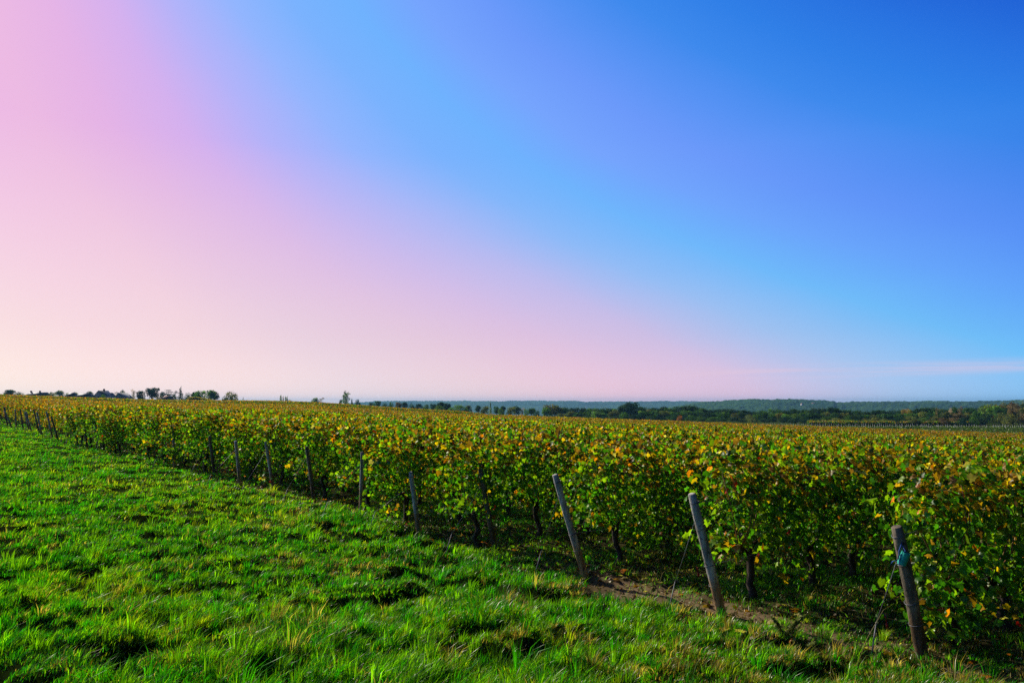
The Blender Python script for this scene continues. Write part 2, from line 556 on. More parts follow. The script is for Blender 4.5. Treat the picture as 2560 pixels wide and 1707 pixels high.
def grass_pick(n, d0, d1, p, a0=-1.15, a1=0.88):
    u = rng.random(n)
    D = (d0 ** (1 - p) + u * (d1 ** (1 - p) - d0 ** (1 - p))) ** (1 / (1 - p))
    r = a0 + rng.random(n) * (a1 - a0)
    y = D / np.sqrt(1 + r * r)
    return y * r, y, D


def make_grass():
    n = 1420000
    x, y, D = grass_pick(n, 3.6, 75, 0.62)
    qq = qd(x, y)
    pn = fbm(x / 1.7, y / 1.7, 31, 3) + 0.7 * fbm(x / 0.35, y / 0.35, 32, 2)
    al = (x - P0[0]) * hd[0] + (y - P0[1]) * hd[1]
    bare = np.where(qq > 0.25, 0.10, 1 - sstep(3.0, 5.5, al + 2.0 * pn))
    under = 0.55 * sstep(-0.35, 0.2, fbm(x / 1.1, y / 1.1, 77, 3) + 0.1) + 0.1
    under = under * (1 - 0.75 * sstep(14, 22, D) * sstep(0.2, 0.8, qq))
    dens = 1 - sstep(-0.30, 0.05, qq + 0.6 * pn) * (1 - under * (1 - 0.6 * bare))
    dens = np.where(qq > 30, 0, dens)
    tn = fbm(x / 0.42, y / 0.36, 12, 2)
    dens = dens * (0.45 + 0.55 * sstep(-0.3, 0.15, tn))
    k = rng.random(n) < dens
    x, y, D, qq, tn = x[k], y[k], D[k], qq[k], tn[k]
    n = len(x)
    big = fbm(x / 2.6, y / 2.2, 21, 2)
    tuft = sstep(0.18, 0.42, fbm(x / 0.30, y / 0.28, 13, 2)) * (0.4 + 0.6 * rng.random(n))
    h = (0.026 + 0.036 * rng.random(n)) * (1 + 1.6 * tuft + 0.7 * sstep(0, 0.5, big))
    lng = rng.random(n) < 0.008
    h = np.where(lng, h * 1.9, h)
    h = np.where(qq > 0.3, h * 1.15, h)
    w = 0.0062 * np.maximum(1, D / 9.0) ** 0.85 * (0.6 + 0.8 * rng.random(n))
    ld = 0.5 + 5.0 * vnoise(x / 0.33, y / 0.33, 51) + rng.normal(0, 0.6, n)
    lean = np.abs(rng.normal(0.8, 0.45, n))
    # colours: fresh green, yellow green, dry straw and reddish thatch in patches
    v = rng.random(n) + 0.75 * fbm(x / 1.4, y / 1.1, 41, 3)
    g1 = np.array((0.030, 0.24, 0.003)); g2 = np.array((0.135, 0.345, 0.004)); g3 = np.array((0.24, 0.33, 0.008)); st = np.array((0.42, 0.33, 0.10)); br = np.array((0.15, 0.09, 0.02))
    col = np.where((v < 0.45)[:, None], g1, np.where((v < 0.95)[:, None], g2, g3))
    dry = fbm(x / 0.9, y / 0.8, 55, 3) - 0.12 + 0.42 * sstep(-4.5, 0.0, qq) * (1 - sstep(9, 15, D))
    s = rng.random(n)
    col = np.where(((s < 0.035 + 0.25 * sstep(0.15, 0.6, dry)))[:, None], st, col)
    col = np.where(((s > 0.985 - 0.28 * sstep(0.15, 0.6, dry)))[:, None], br, col)
    col = col * rng.gamma(4, 0.25, n).clip(0.2, 2.0)[:, None]
    # coarse tufts standing out of the turf
    nt_ = 66000
    cx, cy_, cD = grass_pick(nt_, 3.6, 60, 0.75)
    cq = qd(cx, cy_)
    kp = ((cq < -0.25) | (rng.random(nt_) < 0.25)) & (cq < 12) & (fbm(cx / 0.9, cy_ / 0.8, 88, 3) > -0.22)
    cx, cy_, cD = cx[kp], cy_[kp], cD[kp]
    m = np.clip((220 / cD), 6, 28).astype(int)
    th = rng.gamma(5.0, 0.0138, len(cx)) * (1 + 0.6 * sstep(0, .4, fbm(cx / 2.6, cy_ / 2.2, 21, 2)))
    tr_ = rng.uniform(0.02, 0.06, len(cx)) * np.maximum(1, cD / 14)
    tv = rng.random(len(cx)) + 0.5 * fbm(cx / 1.4, cy_ / 1.1, 41, 3)
    tcol = np.where((tv < 0.40)[:, None], g1, np.where((tv < 0.93)[:, None], g2, g3))
    td = fbm(cx / 0.9, cy_ / 0.8, 55, 3) - 0.1 + 0.42 * sstep(-4.5, 0.0, qd(cx, cy_)) * (1 - sstep(9, 15, cD))
    tcol = np.where((rng.random(len(cx)) < 0.02 + 0.22 * sstep(0.15, 0.6, td))[:, None], st * 0.9, tcol)
    tcol = tcol * rng.uniform(0.5, 1.5, (len(cx), 1))
    rep_ = lambda a_: np.repeat(a_, m, axis=0)
    N_ = int(m.sum())
    oa, orad = rng.random(N_) * 6.283, np.sqrt(rng.random(N_)) * rep_(tr_)
    bx, by = rep_(cx) + np.cos(oa) * orad, rep_(cy_) + np.sin(oa) * orad
    bh = rep_(th) * rng.uniform(0.55, 1.15, N_)
    lxv = np.cos(oa) * orad / rep_(tr_) * 0.55 + 0.28; lyv = np.sin(oa) * orad / rep_(tr_) * 0.55 + 0.12
    bc = rep_(tcol) * rng.gamma(5, 0.2, (N_, 1)).clip(0.25, 1.9)
    x, y, h = np.concatenate([x, bx]), np.concatenate([y, by]), np.concatenate([h, bh])
    w = np.concatenate([w, 0.0064 * np.maximum(1, rep_(cD) / 9) ** 0.9 * rng.uniform(.6, 1.3, N_)])
    ld = np.concatenate([ld, np.arctan2(lyv, lxv)]); lean = np.concatenate([lean, np.hypot(lxv, lyv) * rng.uniform(.6, 1.5, N_)])
    col = np.concatenate([col, bc]); n = len(x)
    print('blades', n)
    V, Lp, T, C = blades(x, y, h, w, ld, lean, col, droop=0.2 * rng.random(n))
    o = mesh_np('grass', V, Lp, T, C, M_grass)
    tag(o, 'rough tufted green grass of the headland beside the vines', 'grass', kind='stuff')


make_grass()

# ------------------------------------------------------------------ vine leaves
PAL = dict(green=(0.050, 0.190, 0.008), lime=(0.20, 0.34, 0.010), gold=(0.50, 0.32, 0.008), ochre=(0.40, 0.21, 0.010),
           orange=(0.55, 0.17, 0.008), red=(0.42, 0.018, 0.010), brown=(0.18, 0.09, 0.020), dry=(0.50, 0.42, 0.18))
PK = np.array([PAL[k] for k in ('green', 'lime', 'gold', 'ochre', 'orange', 'red', 'brown', 'dry')])


def leaf_colours(hf, extra=0.0, low=0.0, sun=0.75):
    """hf: 0 at the foot of the hedge, 1 at its sun-tanned top"""
    n = len(hf)
    top = np.array([0.20, 0.27, 0.22, 0.20, 0.022, 0.001, 0.09, 0.03])
    foot = np.array([0.24, 0.30, 0.24, 0.08, 0.08, 0.012, 0.03, 0.02])
    mid = np.array([0.56, 0.36, 0.018, 0.02, 0.006, 0.004, 0.03, 0.010])
    t = np.clip(sun * sstep(0.55, 1.0, hf) + extra, 0, 1)[:, None]
    fl = (np.asarray(low) * (1 - sstep(0.1, 0.5, hf)) * np.ones(n))[:, None]
    P = np.cumsum((mid * (1 - fl) + foot * fl) * (1 - t) + top * t, 1)
    i = (rng.random(n)[:, None] > P / P[:, -1:]).sum(1)
    return PK[np.clip(i, 0, 7)] * rng.gamma(4.5, 0.245, n).clip(0.2, 1.8)[:, None]


def frames(nrm, tip):
    nrm = nrm / np.linalg.norm(nrm, axis=1, keepdims=True)
    tip = tip - (tip * nrm).sum(1, keepdims=True) * nrm
    tip = tip / (np.linalg.norm(tip, axis=1, keepdims=True) + 1e-9)
    side = np.cross(tip, nrm)
    return side, tip, nrm


LOBES = np.array([(0, 0.0), (0.22, -0.17), (0.50, 0.02), (0.40, 0.22), (0.60, 0.50), (0.30, 0.56), (0.20, 0.74), (0, 1.0),
                  (-0.20, 0.74), (-0.30, 0.56), (-0.60, 0.50), (-0.40, 0.22), (-0.50, 0.02), (-0.22, -0.17), (0, 0.36)])


def lobed_leaves(pos, nrm, tip, size, col):
    n = len(pos)
    side, tip, nrm = frames(nrm, tip)
    u = LOBES[:, 0][None, :] * (0.85 + 0.3 * rng.random((n, 1)))
    v = np.repeat(LOBES[:, 1][None, :], n, 0)
    fold = rng.normal(0.35, 0.25, (n, 1)); curl = rng.normal(0.25, 0.25, (n, 1))
    z = -np.abs(u) * fold - curl * (v - 0.35) ** 2 + 0.07 * rng.normal(0, 1, (n, len(LOBES)))
    s = size[:, None, None]
    V = pos[:, None, :] + s * (u[..., None] * side[:, None] + v[..., None] * tip[:, None] + z[..., None] * nrm[:, None])
    m = len(LOBES); c = m - 1
    tri = np.array([(c, k, (k + 1) % c) for k in range(c)])
    Lp = (np.arange(n)[:, None, None] * m + tri[None]).reshape(-1)
    return V.reshape(-1, 3), Lp, np.full(n * c, 3), np.repeat(col, m, 0)


def diamond_leaves(pos, nrm, tip, size, col):
    n = len(pos)
    side, tip, nrm = frames(nrm, tip)
    s = size[:, None]
    f = rng.normal(0.22, 0.15, (n, 1))
    V = np.stack([pos - 0.5 * s * tip, pos + s * (0.5 * side - f * nrm), pos + 0.5 * s * tip, pos - s * (0.5 * side + f * nrm)], 1)
    tri = np.array([(0, 1, 2), (0, 2, 3)])
    Lp = (np.arange(n)[:, None, None] * 4 + tri[None]).reshape(-1)
    return V.reshape(-1, 3), Lp, np.full(n * 2, 3), np.repeat(col, 4, 0)


def rand_dirs(n):
    v = rng.normal(0, 1, (n, 3))
    return v / np.linalg.norm(v, axis=1, keepdims=True)


VSP = 1.05                      # plant to plant along a row


def vine_foliage(seed, n=1850, first=False):
    """leaf wall of one plant; x along the row"""
    nb = 8
    x = rng.uniform(-VSP / 2 - 0.06, VSP / 2 + 0.06, n)
    top = 1.36 + 0.13 * vnoise(x * 2.3 + seed * 9.1, x * 0 + seed, 3)
    hz = rng.beta(1.45, 1.2, n)
    z = 0.14 + (top - 0.14) * hz
    ww = 0.37 * (0.55 + 0.45 * np.sin(np.clip(hz, 0, 1) * math.pi * 0.9 + 0.15))
    y = np.clip(rng.normal(0, 0.62, n), -1.25, 1.25) * ww
    # stray shoots above the wall and gaps low down
    st = rng.random(n) < 0.05
    z = np.where(st, top + rng.random(n) * 0.16, z)
    keep = (z > 0.5) | (vnoise(x * 3.1 + seed * 3.3, z * 4, 8) > -0.02)
    keep &= (np.abs(x) < 0.30) | (z > 0.95) | (vnoise(z * 3.3 + seed * 7.7, np.sign(x) * 3.0 + seed, 23) > rng.normal(0.06, 0.12, n))
    x, y, z, hz, ww = x[keep], y[keep], z[keep], hz[keep], ww[keep]
    n = len(x)
    g_ = np.random.default_rng(900 + seed)
    for _ in range(5):
        k_ = rng.integers(0, n, 16)
        sx_, sl_ = g_.uniform(-.5, .5), g_.uniform(0.12, 0.30)
        f_ = rng.random(16)
        x[k_] = sx_ + f_ * g_.normal(0, .10) + rng.normal(0, .02, 16); y[k_] = g_.normal(0, .12) + f_ * g_.normal(0, .08) + rng.normal(0, .02, 16)
        z[k_] = 1.28 + f_ * sl_; hz[k_] = 0.9
    outw = np.stack([np.zeros(n), y / ww, 0.15 + 0.8 * (hz > 0.85)], 1)
    nrm = outw * 0.9 + rand_dirs(n) * 0.75
    tip = np.stack([rng.normal(0, .5, n), y / ww * 0.5, -0.8 + rng.normal(0, .5, n)], 1)
    size = rng.uniform(0.036, 0.080, n)
    col = leaf_colours((z - 0.3) / 1.05, low=sstep(0.05, 0.3, vnoise(x * 2.1 + seed * 5, z * 3, 19)), sun=0.8)
    return lobed_leaves(np.stack([x, y, z], 1), nrm, tip, size, col)


NVAR = 10
VAR = []
for k in range(NVAR):
    V, Lp, T, C = vine_foliage(k)
    fo = mesh_np('foliage', V, Lp, T, C, M_leaf, link=False)
    rr = np.random.default_rng(100 + k)
    # gnarled trunk
    pts = [(0, 0, -0.08)]
    for zz in (0.05, 0.14, 0.24, 0.33, 0.42, 0.48):
        pts.append((rr.normal(0, 0.025) + 0.10 * zz, rr.normal(0, 0.022), zz))
    head = np.array(pts[-1])
    parts = [tube(pts, [0.048, 0.042, 0.034, 0.037, 0.033, 0.042, 0.028], 8, jitter=0.22, seed=k)]
    for s in (-1, 1):
        parts.append(tube([head + (0, 0, -.05), head + (s * 0.10, rr.normal(0, .02), 0.04), head + (s * 0.24, rr.normal(0, .02), 0.07)], [0.026, 0.02, 0.013], 6, jitter=.2, seed=k + 5))
    tk = mesh_np('trunk', *join(parts), None, M_bark, smooth=True, link=False)
    canes = []
    for c in range(5):
        bx = head[0] + rr.uniform(-0.22, 0.22)
        ex = bx * 2.1 + rr.normal(0, 0.12)
        ey = rr.choice((-1, 1)) * rr.uniform(0.05, 0.30)
        p = [(bx, 0, 0.52), (bx + (ex - bx) * .4, ey * .7 + rr.normal(0, .02), 0.74), (bx + (ex - bx) * .75, ey * 1.1, 0.98), (ex, ey, 1.2 + rr.uniform(-.1, .12))]
        canes.append(mesh_np('cane', *tube(p, [0.0065, 0.0055, 0.0045, 0.003], 5), None, M_cane, smooth=True, link=False))
    VAR.append((fo, tk, canes))

ROW_AZ = math.atan2(dr[1], dr[0])
NROW = 150


def row_start(i):
    return P0 + hd * SP * i


def far_limit(x, y):
    """far edge of the first plot by bearing"""
    X = 1280 + F * x / np.maximum(y, 1)
    return np.interp(X, [0, 1150, 1300, 2000, 2560], [125, 122, 150, 150, 152])


def ROW_T0(i):
    return 0.05 if i in (3, 4) else (0.72 if i < 3 else 0.5 if i < 9 else 0.1 if i < 13 else -0.35)


cand = []
for i in range(-2, NROW):
    s = row_start(i)
    t = ROW_T0(i) + VSP * np.arange(0, 260)
    px, py = s[0] + dr[0] * t, s[1] + dr[1] * t
    r = px / np.maximum(py, 0.1)
    ok = (py > 2) & (np.abs(r) < 0.70) & (py < far_limit(px, py))
    for j in np.nonzero(ok)[0]:
        cand.append((math.hypot(px[j], py[j]), i, int(j), px[j], py[j]))
cand.sort()
NEAR = cand[:300]
NEAR_SET = {(c[1], c[2]) for c in NEAR}
NEAR_D = NEAR[-1][0]
print('near vines reach', NEAR_D)

ORD = 'zeroth first second third fourth fifth sixth seventh eighth ninth tenth eleventh twelfth thirteenth fourteenth fifteenth sixteenth seventeenth eighteenth nineteenth twentieth'.split()
CARD = 'zero one two three four five six seven eight nine ten eleven twelve thirteen fourteen fifteen sixteen seventeen eighteen nineteen twenty'.split()


def ordw(n):
    if n <= 20: return ORD[n]
    return {2: 'twenty', 3: 'thirty', 4: 'forty', 5: 'fifty', 6: 'sixty', 7: 'seventy', 8: 'eighty', 9: 'ninety'}[n // 10] + ('-' + ORD[n % 10] if n % 10 else '')


def ordw2(n):
    w = ordw(n)
    return w[:-2] + 'tieth' if w.endswith('ty') else w


def row_name(i):
    if i == 0: return "in the green spool post's row"
    if i < 0: return "in the row before the green spool post"
    return '%s row beyond the green spool post' % ordw2(i)


first_of = {}
for c in NEAR:
    first_of.setdefault(c[1], []).append(c[2])
for n_, (D, i, j, x, y) in enumerate(NEAR):
    k = int(_hash(np.array([i * 7 + 3]), np.array([j]), 5)[0] * 997) % NVAR
    flip = (i * 3 + j) % 2
    root = empty('grapevine', (x, y, Hs(x, y)), ROW_AZ + math.pi * flip)
    sc_ = 0.95 + 0.12 * float(_hash(np.array([i]), np.array([j]), 9)[0])
    root.scale = (1, sc_, sc_)
    tag(root, 'grapevine, %s plant from the grass, %s' % (ordw2(j + 1), row_name(i)), 'grapevine', 'grapevines along the trellised rows')
    fo, tk, canes = VAR[k]
    obj('foliage', fo, root)
    obj('trunk', tk, root)
    if n_ < 60:
        for cm in canes:
            obj('cane', cm, root)


# ------------------------------------------------------------------ the rest of the vineyard
def vineyard_rest():
    step = 0.5
    X_, Y_ = [], []
    for i in range(-2, NROW):
        s = row_start(i)
        t = 0.3 + step * np.arange(0, 640)
        px, py = s[0] + dr[0] * t, s[1] + dr[1] * t
        r = px / np.maximum(py, 0.1)
        XX = 1280 + F * r
        l1 = far_limit(px, py)
        l2 = np.interp(XX, [-400, 0, 900, 1180, 1240], [250, 240, 235, 190, 120])
        ok = (py > 2) & (np.abs(r) < 0.95) & ((py < l1) | ((py > l1 + np.interp(XX, [60, 140], [24, 9])) & (py < l2)))
        j = np.round((t - ROW_T0(i)) / VSP).astype(int)
        near = np.array([(i, int(a)) in NEAR_SET for a in j])
        ok &= ~near
        X_.append(px[ok]); Y_.append(py[ok])
    x = np.concatenate(X_); y = np.concatenate(Y_)
    D = np.hypot(x, y)
    size0 = np.maximum(0.082, D * 0.00125)
    cnt = np.minimum(2.8 / size0 ** 2, 330) * step * np.where(qd(x, y) < 2.6, 2.2, 1.0)
    cnt = np.floor(cnt + rng.random(len(cnt))).astype(int)
    x = np.repeat(x, cnt); y = np.repeat(y, cnt); size0 = np.repeat(size0, cnt); D = np.repeat(D, cnt)
    n = len(x)
    print('far leaves', n)
    al = rng.uniform(-0.3, 0.3, n); ax = np.clip(rng.normal(0, 0.16, n), -0.34, 0.34)
    x = x + dr[0] * al + hd[0] * ax; y = y + dr[1] * al + hd[1] * ax
    hz = np.where(qd(x, y) < 2.6, rng.beta(1.3, 1.1, n), rng.beta(1.9, 1.05, n))
    top = 1.36 + 0.14 * vnoise(x * 1.7, y * 1.7, 61) + 0.16 * vnoise(x * 0.35, y * 0.35, 62) - 0.9 * ax * ax
    z = 0.25 + (top - 0.25) * hz + np.where(rng.random(n) < 0.04, rng.random(n) * 0.15, 0)
    zz = H0(x, y) + z
    outw = np.stack([hd[0] * ax * 4, hd[1] * ax * 4, 0.1 + 0.75 * hz ** 3], 1)
    nrm = outw * 0.8 + rand_dirs(n) * 0.8
    tip = np.stack([rng.normal(0, .6, n), rng.normal(0, .6, n), -0.6 + rng.normal(0, .5, n)], 1)
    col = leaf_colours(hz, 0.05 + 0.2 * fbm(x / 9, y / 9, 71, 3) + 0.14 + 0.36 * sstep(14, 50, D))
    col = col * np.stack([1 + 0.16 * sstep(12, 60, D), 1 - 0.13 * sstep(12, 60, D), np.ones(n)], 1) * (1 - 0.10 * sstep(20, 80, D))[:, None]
    dfar = y - far_limit(x, y)
    col = np.where(((dfar > 0) & (dfar < 11) & (x / y < -0.04) & (rng.random(n) < 0.7))[:, None], PK[0] * (0.7 + 0.5 * rng.random(n))[:, None], col)
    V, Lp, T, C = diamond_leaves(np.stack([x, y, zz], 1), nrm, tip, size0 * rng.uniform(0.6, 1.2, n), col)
    o = mesh_np('vineyard', V, Lp, T, C, M_leaf)
    tag(o, 'vineyard of golden green vine rows stretching to the far crest', 'vineyard', kind='stuff')


vineyard_rest()


# ------------------------------------------------------------------ end posts
def fit_post(base_xy, top_px):
    B = np.array([base_xy[0], base_xy[1], Hs(*base_xy)])
    best = None
    for th in np.radians(np.arange(-6, 34, 1.0)):
        for ph in np.radians((-14, -7, 0, 7, 14)):
            hx = -(dr * math.cos(ph) + hd * math.sin(ph))
            for Ln in np.arange(0.9, 1.45, 0.025):
                Tp = B + Ln * np.array([hx[0] * math.sin(th), hx[1] * math.sin(th), math.cos(th)])
                v = Tp - np.array([0, 0, EYE])
                yc = v[1] * math.cos(PITCH) + v[2] * math.sin(PITCH)
                zc = -v[1] * math.sin(PITCH) + v[2] * math.cos(PITCH)
                X = 1280 + F * v[0] / yc; Y = 853.5 - F * zc / yc
                e = (X - top_px[0]) ** 2 + (Y - top_px[1]) ** 2 + 300 * (Ln - 1.12) ** 2 + 20 * ph ** 2
                if best is None or e < best[0]:
                    best = (e, Ln, hx[0] * math.sin(th), hx[1] * math.sin(th), math.cos(th))
    return best


def ring(c, axis_, rad, wire, turns=1, n=14):
    axis_ = axis_ / np.linalg.norm(axis_)
    a = np.cross(axis_, (0, 1, 0.2)); a /= np.linalg.norm(a); b = np.cross(axis_, a)
    pts = [c + rad * (math.cos(2 * math.pi * k / n) * a + math.sin(2 * math.pi * k / n) * b) + axis_ * wire * 2.2 * k / n for k in range(n * turns + 1)]
    return tube(pts, wire, 5)


POST_NOTE = {0: 'dark leaning end post carrying a green twine spool', 1: 'pale grey leaning end post, brown at its foot, above bare soil',
             5: 'slim upright end post with a bright edge, only one standing straight'}


def make_post(i, base, ax, Ln, rad, anchor):
    B = np.array([base[0], base[1], Hs(*base)])
    root = empty('end_post', tuple(B))
    lab = POST_NOTE.get(i) or 'leaning end post, %s along from the post with the green spool' % ordw2(i)
    tag(root, lab, 'post', 'end posts of the vine rows')
    ax = np.array(ax)
    nseg = 9
    pts = []
    for k in range(nseg + 1):
        f = k / nseg
        wob = np.array([0.006 * math.sin(3 * f + i), 0.006 * math.cos(4 * f + i * 2), 0])
        pts.append(ax * (Ln * f - 0.15 * (1 - f)) + wob)
    rads = [rad * (1.10 - 0.16 * k / nseg) for k in range(nseg + 1)]
    rads[-1] *= 0.93
    pts.append(pts[-1] + ax * 0.006); rads.append(rads[-1] * 0.8)
    mesh_np('shaft', *tube(pts, rads, 12, jitter=0.045, seed=i), None, M_post if i % 3 else M_post_low, smooth=False, parent=root)
    if i < 9:
        for f, tn in ((0.93, 2), (0.72, 1), (0.42, 2), (0.26, 1)):
            if i == 5 and f == 0.93: continue
            mesh_np('wire_band', *ring(ax * Ln * f, ax, rad * (1.10 - 0.16 * f) + 0.004, 0.0022, tn), None, M_wire, parent=root)
    # guy wire down to an anchor rod leaning out of the ground
    G = np.array([anchor[0], anchor[1], Hs(*anchor)]) - B
    up = np.array([dr[0] * 0.10, dr[1] * 0.10, 0.26])
    E = G + up
    mesh_np('anchor_rod', *tube([G - up * 0.3, E], 0.0055, 6), None, M_wire, parent=root)
    A1 = ax * Ln * 0.80 + np.array([-dr[0], -dr[1], 0]) * rad
    mesh_np('guy_wire', *tube([A1, (A1 + E) / 2 + np.array([0, 0, -0.01]), E], 0.0028, 5), None, M_wire, parent=root)
    return root, B


ANCH = {0: (2178, 1632), 1: (1672, 1522), 2: (1338, 1420), 3: (1113, 1382), 4: (922, 1337), 5: (804, 1302), 6: (706, 1252), 7: (598, 1230)}
POST_B = {}
for i in range(0, 40):
    if i < len(POSTS_PX):
        b = PB[i]
        # the true ground has humps: keep the pixel base by nudging is not needed at this size
        e, Ln, ax, ay, az = fit_post(b, POSTS_PX[i][1])
        axv = (ax, ay, az)
    else:
        k = i + 0
        b = PB[10] + hd * SP * (i - 10) + rng.normal(0, 0.08, 2) - dr * 0.30
        th = R(rng.normal(12, 5))
        Ln = rng.uniform(1.02, 1.16)
        axv = (-dr[0] * math.sin(th), -dr[1] * math.sin(th), math.cos(th))
    if i in ANCH:
        a = hit0(*ANCH[i])
    else:
        a = b - dr * rng.uniform(0.55, 0.8)
    if b[0] / b[1] < -0.69:
        break
    r_ = {0: 0.048, 1: 0.043, 2: 0.039, 5: 0.029}.get(i, 0.035)
    POST_B[i] = (make_post(i, b, axv, Ln, r_, a), axv, Ln)

# taut trellis wires from the end posts into the first rows
WROW = {0: 'the post with the green twine spool', 1: 'the pale grey post with the brown foot', 2: 'the third leaning post', 3: 'the fourth leaning post', 4: 'the fifth leaning post'}
for i, wn in WROW.items():
    (pr, pb), pax, pL = POST_B[i]
    for f, hz_, nm in ((0.93, 1.12, 'upper'), (0.42, 0.52, 'lower')):
        st_ = pb + np.array(pax) * pL * f
        P = [(0, 0, 0)]
        for tq in (2.0, 6.0, 10.0, 14.0):
            qx, qy = row_start(i) + dr * tq
            P.append((qx - st_[0], qy - st_[1], float(H0(qx, qy)) + hz_ - st_[2]))
        o = empty('trellis_wire', tuple(st_))
        tag(o, '%s trellis wire running into the leaves from %s' % (nm, wn), 'wire', 'trellis wires')
        mesh_np('strand', *tube(P, 0.0022, 5), None, M_wire, parent=o)

# ------------------------------------------------------------------ green twine spool, blue twine and red tags
(r0, B0), ax0, L0 = POST_B[0]
ax0 = np.array(ax0)
M_green = noise_mat('green_twine', (0.02, 0.42, 0.28), (0.06, 0.70, 0.48), scale=60, rough=0.6)
M_blue = noise_mat('blue_twine', (0.02, 0.06, 0.25), (0.06, 0.16, 0.5), scale=60, rough=0.7)
M_red = noise_mat('red_plastic', (0.45, 0.02, 0.01), (0.65, 0.04, 0.02), scale=20, rough=0.4)
cs = B0 + ax0 * L0 * 0.775 + np.array((-0.030, -0.085, 0.0))
sp = empty('twine_spool', tuple(cs))
tag(sp, 'green coil of twine tied to the dark leaning post', 'twine spool')
sa = np.array((0.32, -0.2, 0.92)); sa /= np.linalg.norm(sa)
pts = []
a = np.cross(sa, (0, 1, 0)); a /= np.linalg.norm(a); b = np.cross(sa, a)
for k in range(13 * 14):
    f = k / (13 * 14 - 1)
    pts.append(sa * (0.10 * f - 0.05) + 0.030 * (math.cos(2 * math.pi * k / 14) * a + math.sin(2 * math.pi * k / 14) * b))
mesh_np('coil', *tube(pts, 0.0046, 6), None, M_green, smooth=True, parent=sp)
mesh_np('core', *tube([sa * -0.052, sa * 0.048], 0.026, 14), None, M_green, smooth=False, parent=sp)
tw = empty('blue_twine', tuple(cs))
tag(tw, 'dark blue twine knotted beside the green spool', 'twine')
P = [(0.0, 0.02, 0.12), (-0.035, 0.0, 0.06), (-0.042, -0.005, 0.0), (-0.07, -0.01, -0.015), (-0.095, -0.01, -0.02), (-0.11, -0.01, -0.05)]
mesh_np('strand', *tube(P, 0.0042, 6), None, M_blue, smooth=True, parent=tw)
P = [(0.0, 0.02, 0.10), (0.012, -0.01, 0.06), (-0.03, -0.012, 0.03), (-0.045, -0.012, -0.05), (-0.038, 0.0, 0.02)]
mesh_np('strand', *tube(P, 0.0042, 6), None, M_blue, smooth=True, parent=tw)

for (X, Y, lab, s_) in ((2218, 1572, 'red plastic tensioner hanging low beside the dark spool post', 1.0), (1746, 1452, 'small red plastic tensioner low behind the pale grey post', 0.9),
                        (2156, 1446, 'dull red dried stem hanging between the two closest posts', 0.0)):
    if s_ == 0: continue
    g = hit0(X, Y)
    z = Hs(*g)
    o = empty('wire_tensioner', (g[0], g[1], z + 0.02))
    tag(o, lab, 'tensioner')
    mesh_np('body', *tube([(0, 0, 0), (0.002, 0, 0.02 * s_), (0.0, 0, 0.05 * s_), (-0.004, 0, 0.075 * s_)], [0.006, 0.013, 0.011, 0.006], 8), None, M_red, smooth=True, parent=o)
    mesh_np('hook', *tube([(-0.004, 0, 0.07 * s_), (-0.008, 0, 0.11 * s_), (-0.012, 0.01, 0.13 * s_)], 0.004, 6), None, M_red, smooth=True, parent=o)

# ------------------------------------------------------------------ weeds, stalks, fallen leaves
M_weed = leaf_mat('weed_leaf', trans=0.35, tint=(1.1, 1.2, 0.7), vary=0)


def weed(X, Y, h, lab, nst=4, col=(0.22, 0.25, 0.07)):
    g = hit0(X, Y)
    root = empty('weed', (g[0], g[1], Hs(*g)))
    tag(root, lab, 'weed')
    for s in range(nst):
        ex, ey = rng.normal(0, 0.10), rng.normal(0, 0.08)
        hh = h * rng.uniform(0.7, 1.05)
        P = np.array([(0, 0, -0.02), (ex * .35, ey * .35, hh * .5), (ex, ey, hh)])
        t = rng.random(150)
        pos = (P[0] * (1 - t)[:, None] ** 2 + 2 * (t * (1 - t))[:, None] * P[1] + (t ** 2)[:, None] * P[2])
        pos = pos + rng.normal(0, 1, pos.shape) * (0.020 * (1.1 - t))[:, None]
        st_ = tube(P, [0.003, 0.0025, 0.0015], 5)
        mesh_np('stem', *st_, None, M_cane, parent=root)
        c = np.array(col) * (0.6 + 0.8 * rng.random(150))[:, None]
        V, Lp, T, C = diamond_leaves(pos, rand_dirs(150), rand_dirs(150) + (0, 0, .8), rng.uniform(0.015, 0.035, 150), c)
        mesh_np('foliage', V, Lp, T, C, M_weed, parent=root)


weed(1962, 1600, 0.24, 'feathery olive weed on the bare soil between the two closest posts')
weed(2000, 1612, 0.20, 'second feathery weed, shorter, beside the olive one on bare soil')

M_straw = leaf_mat('straw', trans=0.3, vary=0)
for X, Y, dx, h, lab in ((2135, 1665, 0.34, 0.52, 'long yellow grass stalk leaning over towards the spool post'), (2075, 1690, 0.03, 0.34, 'thin upright dry grass stalk by the bare soil'),
                         (2192, 1655, 0.02, 0.30, 'short grey dry stalk beside the anchor rod of the spool post'), (1640, 1490, 0.10, 0.28, 'pale bent grass stalk between the anchor rods')):
    g = hit0(X, Y)
    o = empty('grass_stalk', (g[0], g[1], Hs(*g) - 0.02))
    tag(o, lab, 'grass stalk')
    P = [(0, 0, 0), (dx * .35, 0.02, h * .5), (dx * .75, 0.03, h * .9), (dx, 0.03, h)]
    v, l, t = tube(P, [0.003, 0.0028, 0.0022, 0.0012], 5)
    mesh_np('stem', v, l, t, np.tile((0.30, 0.26, 0.07), (len(v), 1)), M_straw, parent=o)

